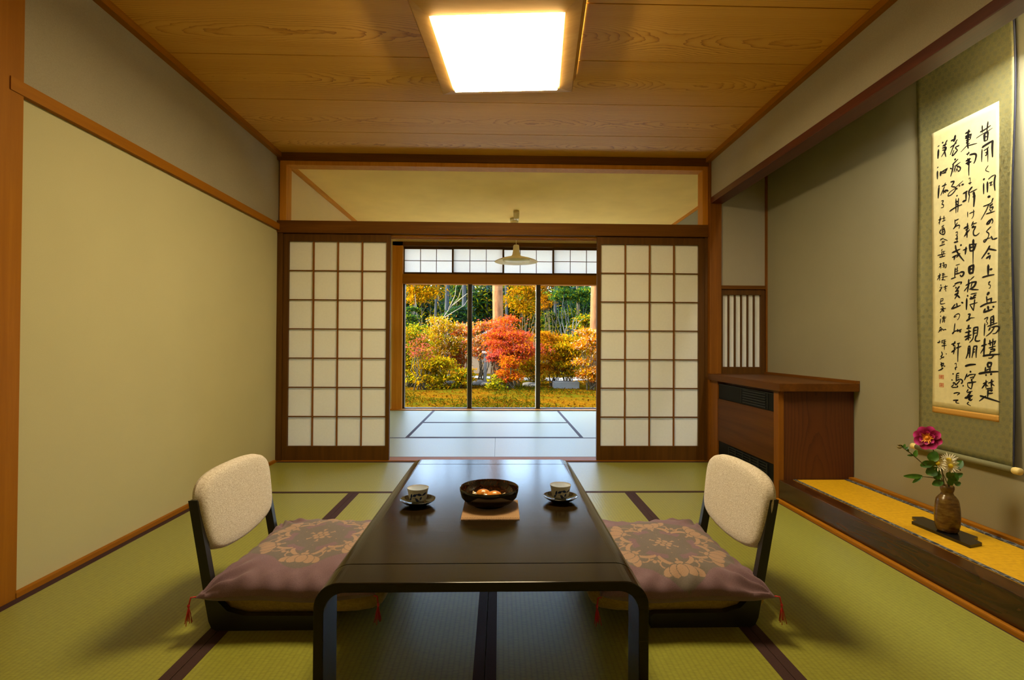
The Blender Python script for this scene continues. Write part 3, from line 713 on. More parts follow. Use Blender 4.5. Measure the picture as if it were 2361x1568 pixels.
for sgn, th in ((1, .030), (-1, .016)):
    base = len(vs)
    for s_, h in rings:
        for p in poly:
            y, z = p[0] * s_, cz + (p[1] - cz) * s_
            vs.append((back_x(y, z) + sgn * h * th, CYC + y, z))
    vs.append((back_x(0, cz) + sgn * th, CYC, cz)); ce = len(vs) - 1
    for i in range(len(rings) - 1):
        for k in range(n): fs.append((base + i * n + k, base + i * n + (k + 1) % n, base + (i + 1) * n + (k + 1) % n, base + (i + 1) * n + k))
    for k in range(n): fs.append((base + (len(rings) - 1) * n + k, base + (len(rings) - 1) * n + (k + 1) % n, ce))
b.add(vs, fs, True)
obj('backrest', b, M['boucle'], t, label='cream woven backrest')
# seat pad with rounded corners
b = MB(); vs = []; fs = []; n = 48
prof = [(.94, .036), (.985, .040), (1.0, .052), (1.0, .068), (.985, .080), (.94, .085)]
def sq(a, hx, hy, e=5.0):
    c_, s_ = math.cos(a), math.sin(a); r = 1 / ((abs(c_) ** e + abs(s_) ** e) ** (1 / e)); return hx * r * c_, hy * r * s_
for s_, z in prof:
    for k in range(n):
        x, y = sq(2 * PI * k / n, .300 * s_, .210 * s_, 7.0); vs.append((-.678 + x, CYC + y, z))
for i in range(len(prof) - 1):
    for k in range(n): fs.append((i * n + k, i * n + (k + 1) % n, (i + 1) * n + (k + 1) % n, (i + 1) * n + k))
fs += [tuple(range(n)), tuple(range((len(prof) - 1) * n, len(prof) * n))]
obj('seat', b.add(vs, fs, True), M['seat_cloth'], t, label='ochre upholstered seat pad')
chairL = t
dup(chairL, (.588, 1.868, 0), PI, 'legless floor chair with cream back on the right side, near the alcove')

# ------------------------------------------------------------------ plum floor cushions
def damask(x, y):
    """woven pattern, metres from the wreath centre -> tan mask, olive mask"""
    tan = np.zeros_like(x); ang = np.arctan2(y, x); r = np.hypot(x, y)
    olive = ((r < .262 + .020 * np.cos(6 * ang + PI)) & ~((r > .118) & (r < .150) & (np.cos(6 * ang) > -.35))).astype(float)
    def ell(px, py, cx, cy_, a, b_, th=0.0):
        c_, s_ = math.cos(th), math.sin(th); dx, dy = px - cx, py - cy_
        return np.sqrt(((dx * c_ + dy * s_) / a) ** 2 + ((-dx * s_ + dy * c_) / b_) ** 2)
    for k in range(6):
        a0 = PI / 6 + k * PI / 3
        # local frame: q outward, p sideways
        q = (x * math.cos(a0) + y * math.sin(a0) - .212) / 1.16; p = (-x * math.sin(a0) + y * math.cos(a0)) / 1.16
        # leaf scrolls between two blossoms lie under the blossoms
        a1 = a0 + PI / 6
        q2 = x * math.cos(a1) + y * math.sin(a1); p2 = -x * math.sin(a1) + y * math.cos(a1)
        for sg in (1, -1):
            pp = p2 * sg
            crescent = (ell(pp, q2, .036, .158, .036, .019, .45) < 1) & (ell(pp, q2, .044, .140, .040, .020, .45) > 1)
            vine = (np.abs(np.hypot(pp - .046, q2 - .186) - .024) < .0032) & (q2 > .165) & (pp < .064)
            sprig = (ell(pp, q2, .014, .180, .010, .005, 1.0) < 1) | (ell(pp, q2, .003, .188, .005, .010) < 1)
            tan = np.where(crescent | vine | sprig, 1.0, tan)
    for k in range(6):
        a0 = PI / 6 + k * PI / 3
        q = (x * math.cos(a0) + y * math.sin(a0) - .212) / 1.16; p = (-x * math.sin(a0) + y * math.cos(a0)) / 1.16
        shapes = [ell(p, q, 0, .002, .020, .028), ell(p, q, .025, .004, .021, .032, -.45), ell(p, q, -.025, .004, .021, .032, .45),
                  ell(p, q, .047, .010, .018, .029, -.9), ell(p, q, -.047, .010, .018, .029, .9), ell(p, q, 0, -.032, .016, .010)]
        done = np.zeros_like(x, bool)
        for e in shapes:
            w = .09
            line = (np.abs(e - 1) < w) & ~done
            ins = (e < 1 - w) & ~done
            tan = np.where(ins, 1.0, tan); tan = np.where(line, 0.0, tan); done |= (e < 1 + w * .3)
        tan = np.where((np.abs(p) < .004) & (q < -.042) & (q > -.058), 1.0, tan)
    for k in range(6):
        a0 = k * PI / 3; q = x * math.cos(a0) + y * math.sin(a0); p = -x * math.sin(a0) + y * math.cos(a0)
        e = ell(q, p, .026, 0, .014, .013); tan = np.where(e < 1, 1.0, tan); tan = np.where(np.abs(e - 1) < .12, 0.0, tan)
        a1 = a0 + PI / 6; q = x * math.cos(a1) + y * math.sin(a1); p = -x * math.sin(a1) + y * math.cos(a1)
        tan = np.where(ell(q, p, .050, 0, .012, .005) < 1, 1.0, tan); tan = np.where(ell(q, p, .060, 0, .003, .010) < 1, 1.0, tan)
        tan = np.where(ell(q, p, .098, 0, .003, .003) < 1, 1.0, tan)
    tan = np.where(r < .009, 1.0, tan)
    return tan, olive
HX, HY, CX0, CY0 = .272, .312, -.650, 1.892
t = thing('floor_cushion', 'plum floor cushion with tan flower wreath on the left floor chair', 'cushion', (CX0, CY0, .085), 'plum floor cushions')
def pad(n, top):
    u = np.linspace(-1, 1, n); U, V = np.meshgrid(u, u, indexing='ij')
    # soft pinch so that the edges bow in and the corners stick out
    X = HX * U * (1 - .075 * (1 - V ** 2) ** 1.0); Y = HY * V * (1 - .065 * (1 - U ** 2))
    corner = np.clip((np.abs(U) + np.abs(V) - 1.35) / .65, 0, 1)
    T = np.clip((1 - U ** 4) * (1 - V ** 4), 0, 1)
    seam = .054 - .012 * (1 - np.minimum(1, (np.abs(U * V)) ** 1.5)) + .004 * np.sin(5 * U + 3 * V)
    if top:
        Z = seam + .070 * T ** .42
        ca = np.arctan2(np.abs(V) - .98, np.abs(U) - .98)
        dist = np.hypot(np.abs(V) - 1, np.abs(U) - 1)
        fold = np.sin(ca * 11 + 1.3 * np.sign(U) + 2 * np.sign(V)) * np.exp(-((dist - .30) / .22) ** 2) * .0085
        fold += np.sin(V * 26 + 2.2 * U) * np.exp(-((np.abs(U) - .93) / .08) ** 2) * .0030 + np.sin(U * 24 - 2 * V) * np.exp(-((np.abs(V) - .90) / .09) ** 2) * .0040
        Z = Z + fold * (T > 0.02)
    else: Z = seam - .045 * T ** .45
    vs = np.stack([CX0 + X, CY0 + Y, .088 + Z - .010], -1).reshape(-1, 3)
    fs = [(i * n + j, (i + 1) * n + j, (i + 1) * n + j + 1, i * n + j + 1) for i in range(n - 1) for j in range(n - 1)]
    return vs, fs, X.ravel(), Y.ravel()
vs, fs, X_, Y_ = pad(260, True); tan, ol = damask((X_ + .012) / .82, (Y_ - .036) / .90)
b = MB().add(vs, fs, True); b.vc = {i: (tan[i], ol[i], 0) for i in range(len(vs))}
cu = obj('cushion_top', b, M['damask'], t, attr='pattern', fix=False)
vs, fs, X_, Y_ = pad(40, False); b = MB().add(vs, [f[::-1] for f in fs], True)
obj('cushion_underside', b, M['damask'], t, attr='pattern', fix=False)
for sx_ in (-1, 1):
    for sy_ in (-1, 1):
        cx_, cy2, cz_ = CX0 + sx_ * HX, CY0 + sy_ * HY, .088 + .044
        b = MB(); d = Vector((sx_ * .7, sy_ * .5, 0))
        kx = Vector((cx_, cy2, cz_)); knot = kx + d * .018 + Vector((0, 0, -.022))
        b.tube([kx - d * .004, kx + d * .012 + Vector((0, 0, .002)), knot], .0022, 6)
        b.ball(knot, .0042, 8, 6, (1, 1, 1.4))
        for q in range(11):
            a = 2 * PI * q / 11; e = Vector((math.cos(a), math.sin(a), 0)) * (.004 + .003 * (q % 3))
            b.tube([knot, knot + e * .6 + Vector((0, 0, -.022)), knot + e * (1 + .4 * (q % 2)) + Vector((0, 0, -.044 - .006 * (q % 3)))], .0011, 4)
        obj('tassel', b, M['red_cord'], t, label='red corner tassel')
dup(t, (.585, 1.872, .085), PI, 'plum floor cushion with tan flower wreath on the right floor chair')

# ------------------------------------------------------------------ tableware
def teacup(name, x, y, label, slabel):
    z = TZ
    s_ = thing('saucer', slabel, 'saucer', (x, y, z), 'lacquer saucers on the table')
    obj('plate', MB().lathe([(0, z + .001), (.030, z + .001), (.032, z + .004), (.050, z + .010), (.063, z + .019), (.0642, z + .0205), (.062, z + .0205), (.048, z + .0135), (.030, z + .008), (0, z + .007)], (x, y, 0), 48), M['saucer'], s_)
    obj('saucer_foot', MB().lathe([(.031, z + .004), (.031, z), (.028, z), (.028, z + .003)], (x, y, 0), 36), M['saucer'], s_)
    c0 = z + .0075
    c_ = thing('teacup', label, 'teacup', (x, y, c0), 'blue and white teacups')
    prof = [(.0, .003), (.018, .003), (.019, .0), (.021, .0), (.0215, .004), (.027, .008), (.0305, .014), (.0325, .022), (.034, .032), (.0358, .042), (.0385, .052), (.0388, .0535), (.0375, .0535), (.0345, .042), (.0325, .03), (.030, .018), (.02, .011), (0, .009)]
    # resample the profile finely so that the brushwork is sharp
    fine = []
    for i in range(len(prof) - 1):
        m = 8 if 4 <= i <= 10 else 2
        for k in range(m): fine.append(tuple(prof[i][q] + (prof[i + 1][q] - prof[i][q]) * k / m for q in (0, 1)))
    fine.append(prof[-1]); n = 160
    b = MB().lathe([(r, c0 + h) for r, h in fine], (x, y, 0), n)
    outer = sum(8 if 4 <= i <= 10 else 2 for i in range(11))
    leaves = [(-1.75, .034, .5, .010, .0045), (-1.28, .036, -.25, .011, .0042), (-2.15, .030, 1.2, .010, .004), (-1.1, .022, 1.3, .007, .004), (-1.55, .018, -.9, .009, .0045), (-2.35, .018, .6, .008, .004), (-.7, .036, .4, .011, .004), (.4, .03, .6, .011, .005), (1.4, .034, -.4, .011, .005), (2.4, .03, .8, .010, .005), (-1.42, .013, .2, .007, .003)]
    vines = [(-2.4, .020, -1.0, .016, .006), (-1.2, .040, -1.9, .026, .004)]
    for i in range(len(fine)):
        for k in range(n):
            a = 2 * PI * k / n; r, h = fine[i]; p = [0, 0, 0]
            if i <= outer and h > .005:
                for (la, lh, th, l_, w_) in leaves:
                    da = (a - la + PI) % (2 * PI) - PI; dx, dz = da * .034, h - lh
                    u_, v_ = dx * math.cos(th) + dz * math.sin(th), -dx * math.sin(th) + dz * math.cos(th)
                    if abs(u_) < l_ and abs(v_) < w_ * (1 - (u_ / l_) ** 2): p[0] = 1
                for va, vh, vb, vg, am in vines:
                    f_ = ((a - va + PI) % (2 * PI) - PI) / (vb - va)
                    if 0 < f_ < 1 and abs(h - (vh + (vg - vh) * f_ + am * math.sin(f_ * 5))) < .0008: p[0] = .8
            if i >= outer - 2 and .0520 < h: p[1] = .8
            b.vc[i * n + k] = p
    obj('cup_body', b, M['porcelain'], c_, attr='pattern')
teacup('teacup', -.290, 1.842, 'small blue and white teacup on the left, near the left floor chair', 'black lacquer saucer under the left teacup')
teacup('teacup', .227, 1.878, 'small blue and white teacup on the right, near the right floor chair', 'black lacquer saucer under the right teacup')
# mat under the bowl with fringes
t = thing('table_mat', 'tan woven table mat with fringed ends under the dark bowl', 'table mat', (-.027, 1.78, TZ))
obj('woven_panel', box(-.124, .070, 1.684, 1.880, TZ + .0002, TZ + .0022), M['mat_cloth'], t)
for y0, y1 in ((1.685, 1.672), (1.879, 1.890)):
    b = MB().box(-.1235, .0695, y0 - .001, y0 + .001, TZ + .0004, TZ + .0020)
    for k in range(64):
        x = -.1225 + k * .191 / 63; b.tube([(x, y0, TZ + .0014), (x + .0006 * (random.random() - .5), y1 + .0015 * random.random(), TZ + .0012)], .0010, 4)
    obj('fringe', b, M['mat_cloth'], t)
b = MB()
for k in range(34): b.box(-.1215 + k * .0057, -.1190 + k * .0057, 1.692, 1.6935, TZ + .0021, TZ + .0026)
obj('stitching', b, M['bowl_in'], t, label='dark stitched line near the fringe')
bx, by, bz = -.034, 1.835, TZ + .0024
t = thing('bowl', 'round dark lacquer bowl with amber speckled inside, on the tan mat', 'bowl', (bx, by, bz))
obj('bowl_shell', MB().lathe([(.0, bz + .004), (.050, bz + .004), (.050, bz), (.058, bz), (.060, bz + .006), (.084, bz + .014), (.099, bz + .030), (.1045, bz + .050), (.1055, bz + .062), (.1040, bz + .0635)], (bx, by, 0), 72), M['bowl_out'], t)
obj('bowl_inside', MB().lathe([(.1040, bz + .0635), (.1022, bz + .062), (.1010, bz + .050), (.095, bz + .033), (.081, bz + .019), (.055, bz + .011), (0, bz + .009)], (bx, by, 0), 72), M['bowl_in'], t, label='amber speckled inside of the bowl')
for i, (dx, dy, a, lb) in enumerate(((-.022, .018, .3, 'amber sweet in crinkled clear film, left one in the bowl'), (.019, -.004, -.2, 'amber sweet in crinkled clear film, right one in the bowl'))):
    x, y, z = bx + dx, by + dy, bz + .0105
    s_ = thing('wrapped_sweet', lb, 'sweet', (x, y, z), 'wrapped sweets in the bowl', a)
    b = MB(); n = 20; vs = []; fs = []
    for i2 in range(11):
        tt = PI * i2 / 10
        for k in range(n):
            g_ = 2 * PI * k / n; r = 1 + .06 * math.sin(5 * g_)
            vs.append((x + .026 * r * math.sin(tt) * math.cos(g_), y + .023 * r * math.sin(tt) * math.sin(g_), z + .019 + .0195 * math.cos(tt)))
    for i2 in range(10):
        for k in range(n): fs.append((i2 * n + k, (i2 + 1) * n + k, (i2 + 1) * n + (k + 1) % n, i2 * n + (k + 1) % n))
    obj('sweet_body', b.add(vs, fs, True), M['sweet'], s_)
    for sg in (-1, 1):
        b = MB(); vs = []; fs = []
        for r_ in range(4):
            for k in range(13):
                g_ = 2 * PI * k / 12; rr = (.004, .007, .011, .014)[r_] * (1 + .35 * math.sin(g_ * 4 + r_)); vs.append((x + sg * (.023 + .005 * r_), y + rr * math.cos(g_), z + .022 + .6 * rr * math.sin(g_)))
        for r_ in range(3):
            for k in range(12): fs.append((r_ * 13 + k, r_ * 13 + k + 1, r_ * 13 + 14 + k, r_ * 13 + 13 + k))
        b.add(vs, fs, False)
        obj('wrapper_end', b, M['wrap'], s_, label='twisted clear wrapper end')

# ------------------------------------------------------------------ heater cabinet
CX_, CY1, CY2 = 1.640, 2.955, 3.928
t = thing('heater_cabinet', 'reddish wooden heater cabinet standing at the far end of the alcove', 'cabinet', (1.86, 3.44, 0))
x0, x1, y0, y1, z1 = CX_ + .028, XA - .004, CY1, CY1 + .022, .642
b = MB(); b.add([(x0, y0, 0), (x1, y0, 0), (x1, y0, z1), (x0, y0, z1), (x0, y1, 0), (x1, y1, 0), (x1, y1, z1), (x0, y1, z1)],
                [(0, 1, 2, 3), (5, 4, 7, 6), (1, 5, 6, 2), (4, 0, 3, 7), (3, 2, 6, 7), (4, 5, 1, 0)], uvs=[[(.4, -.20), (.4, .24), (1.04, .24), (1.04, -.20)]] + [[(0, 0)] * 4] * 5)
obj('side_panel', b, M['cab_grain'], t)
obj('corner_post', MB().box(CX_ - .004, CX_ + .028, CY1 - .004, CY1 + .05, -.002, .642, bev=.002), M['lumber_z'], t)
obj('front_panel', box(CX_ + .004, CX_ + .022, CY1 + .05, 3.80, .198, .510), M['cab_y'], t)
obj('back_body', box(CX_ + .05, XA - .004, CY1 + .022, CY2 - .01, .002, .640), M['cab'], t)
obj('end_stile', box(CX_ + .002, CX_ + .05, 3.80, CY2, 0, .642), M['lumber_z'], t)
tp = MB().box(CX_ - .022, XA - .003, 2.905, CY2, .643, .690, bev=.003)
obj('top_board', tp, M['cab_y'], t)
obj('back_lip', box(XA - .026, XA - .003, 2.905, CY2, .690, .706), M['lumber_y'], t)
def grille(z0, z1, rows, ya, yb_):
    g_ = obj('heater_grille', box(CX_ + .012, CX_ + .03, CY1 + .05, 3.80, z0, z1), M['grille'], t, label='black plastic heater grille')
    b = MB()
    for k in range(rows):
        z = z0 + .014 + (z1 - z0 - .028) * k / (rows - 1); b.box(CX_ + .006, CX_ + .013, ya, yb_, z - .003, z + .003)
    if rows < 7:
        for y in (ya - .02, yb_ + .02): b.box(CX_ + .008, CX_ + .013, y - .003, y + .003, z0 + .006, z1 - .006)
        b.box(CX_ + .008, CX_ + .013, CY1 + .05, 3.80, z1 - .006, z1 - .001)
    else:
        for k in range(6): b.box(CX_ + .004, CX_ + .013, ya + (yb_ - ya) * k / 5 - .006, ya + (yb_ - ya) * k / 5 + .006, z0 + .012, z1 - .012)
    obj('fins', b, M['grille_line'], g_)
grille(.512, .622, 6, 3.12, 3.42)
grille(.030, .195, 9, 3.10, 3.62)

# ------------------------------------------------------------------ alcove floor
ZK = .125
structure('trim_23', MB().box(XR - .010, XR + .072, YF, CY1 - .006, -.05, ZK, bev=.004), M['sill'])
structure('trim_24', MB().box(XR - .032, XR - .010, YF, CY1 - .006, -.045, .020, bev=.006), M['mid_y'])
structure('trim_25', box(XA - .034, XA, YF, CY1, .05, ZK + .012), M['mid_y'])
structure('alcove_floor', box(XR + .072, XA, YF, CY1, -.05, ZK - .012), M['sill'])
t = thing('alcove_mat', 'yellow rush mat with navy figured borders lining the alcove floor', 'mat', (1.88, 1.5, ZK - .012))
x0, x1 = XR + .073, XA - .036
obj('rush_surface', box(x0, x1, YF + .01, CY1 - .008, ZK - .0118, ZK), M['yellow'], t)
obj('cloth_border', box(x0, x0 + .020, YF + .01, CY1 - .008, ZK, ZK + .0015), M['brocade'], t)
obj('cloth_border', box(x1 - .030, x1, YF + .01, CY1 - .008, ZK, ZK + .0015), M['brocade'], t)

# ------------------------------------------------------------------ hanging scroll
t = thing('hanging_scroll', 'tall olive hanging scroll with ink calligraphy on the alcove wall', 'hanging scroll', (2.07, 2.23, .40))
ya, yb_, zb, zt = 2.470, 2.000, .418, 2.300
def sx(yy, z):
    s_ = (yy - (ya + yb_) / 2) / ((ya - yb_) / 2)
    curl = .010 * max(0, abs(s_) - .55) ** 2 / .2 * (1 + .8 * math.sin(z * 5.2 + (2 if s_ > 0 else 0)))
    return 2.079 - curl - .004 * (1 - (z - zb) / (zt - zb))
def wob(yy, z): s_ = (yy - (ya + yb_) / 2) / ((ya - yb_) / 2); return yy + .006 * s_ * math.sin(z * 4.1 + .6)
def sheet(y0, y1, z0, z1, off, ny, nz, th=.0012, wav=True):
    b = MB(); vs = []; fs = []; n = ny + 1
    for lay in (0, 1):
        for j in range(nz + 1):
            for i in range(ny + 1):
                yy = y0 + (y1 - y0) * i / ny; z = z0 + (z1 - z0) * j / nz
                vs.append((sx(yy, z) - off + lay * th, wob(yy, z) if wav else yy, z))
    K = n * (nz + 1)
    for j in range(nz):
        for i in range(ny):
            q = (j * n + i, j * n + i + 1, (j + 1) * n + i + 1, (j + 1) * n + i); fs += [q, tuple(K + a for a in q[::-1])]
    rim = [j * n for j in range(nz + 1)] + [nz * n + i for i in range(1, n)] + [j * n + ny for j in range(nz - 1, -1, -1)] + [i for i in range(ny - 1, 0, -1)]
    for a, c_ in zip(rim, rim[1:] + rim[:1]): fs.append((a, c_, K + c_, K + a))
    return b.add(vs, fs, True)
obj('mount_cloth', sheet(ya, yb_, zb, zt, 0, 24, 60), M['scroll_cloth'], t)
obj('edge_binding', sheet(yb_ + .0035, yb_ - .0035, zb, zt, .0004, 2, 60, .004), M['navy'], t, label='navy edge binding')
paper_mb = sheet(2.394, 2.068, .622, 1.932, .0016, 20, 50)
obj('brocade_band', sheet(2.394, 2.068, .594, .6215, .0016, 20, 3), M['scroll_band'], t, label='ochre band below the writing')
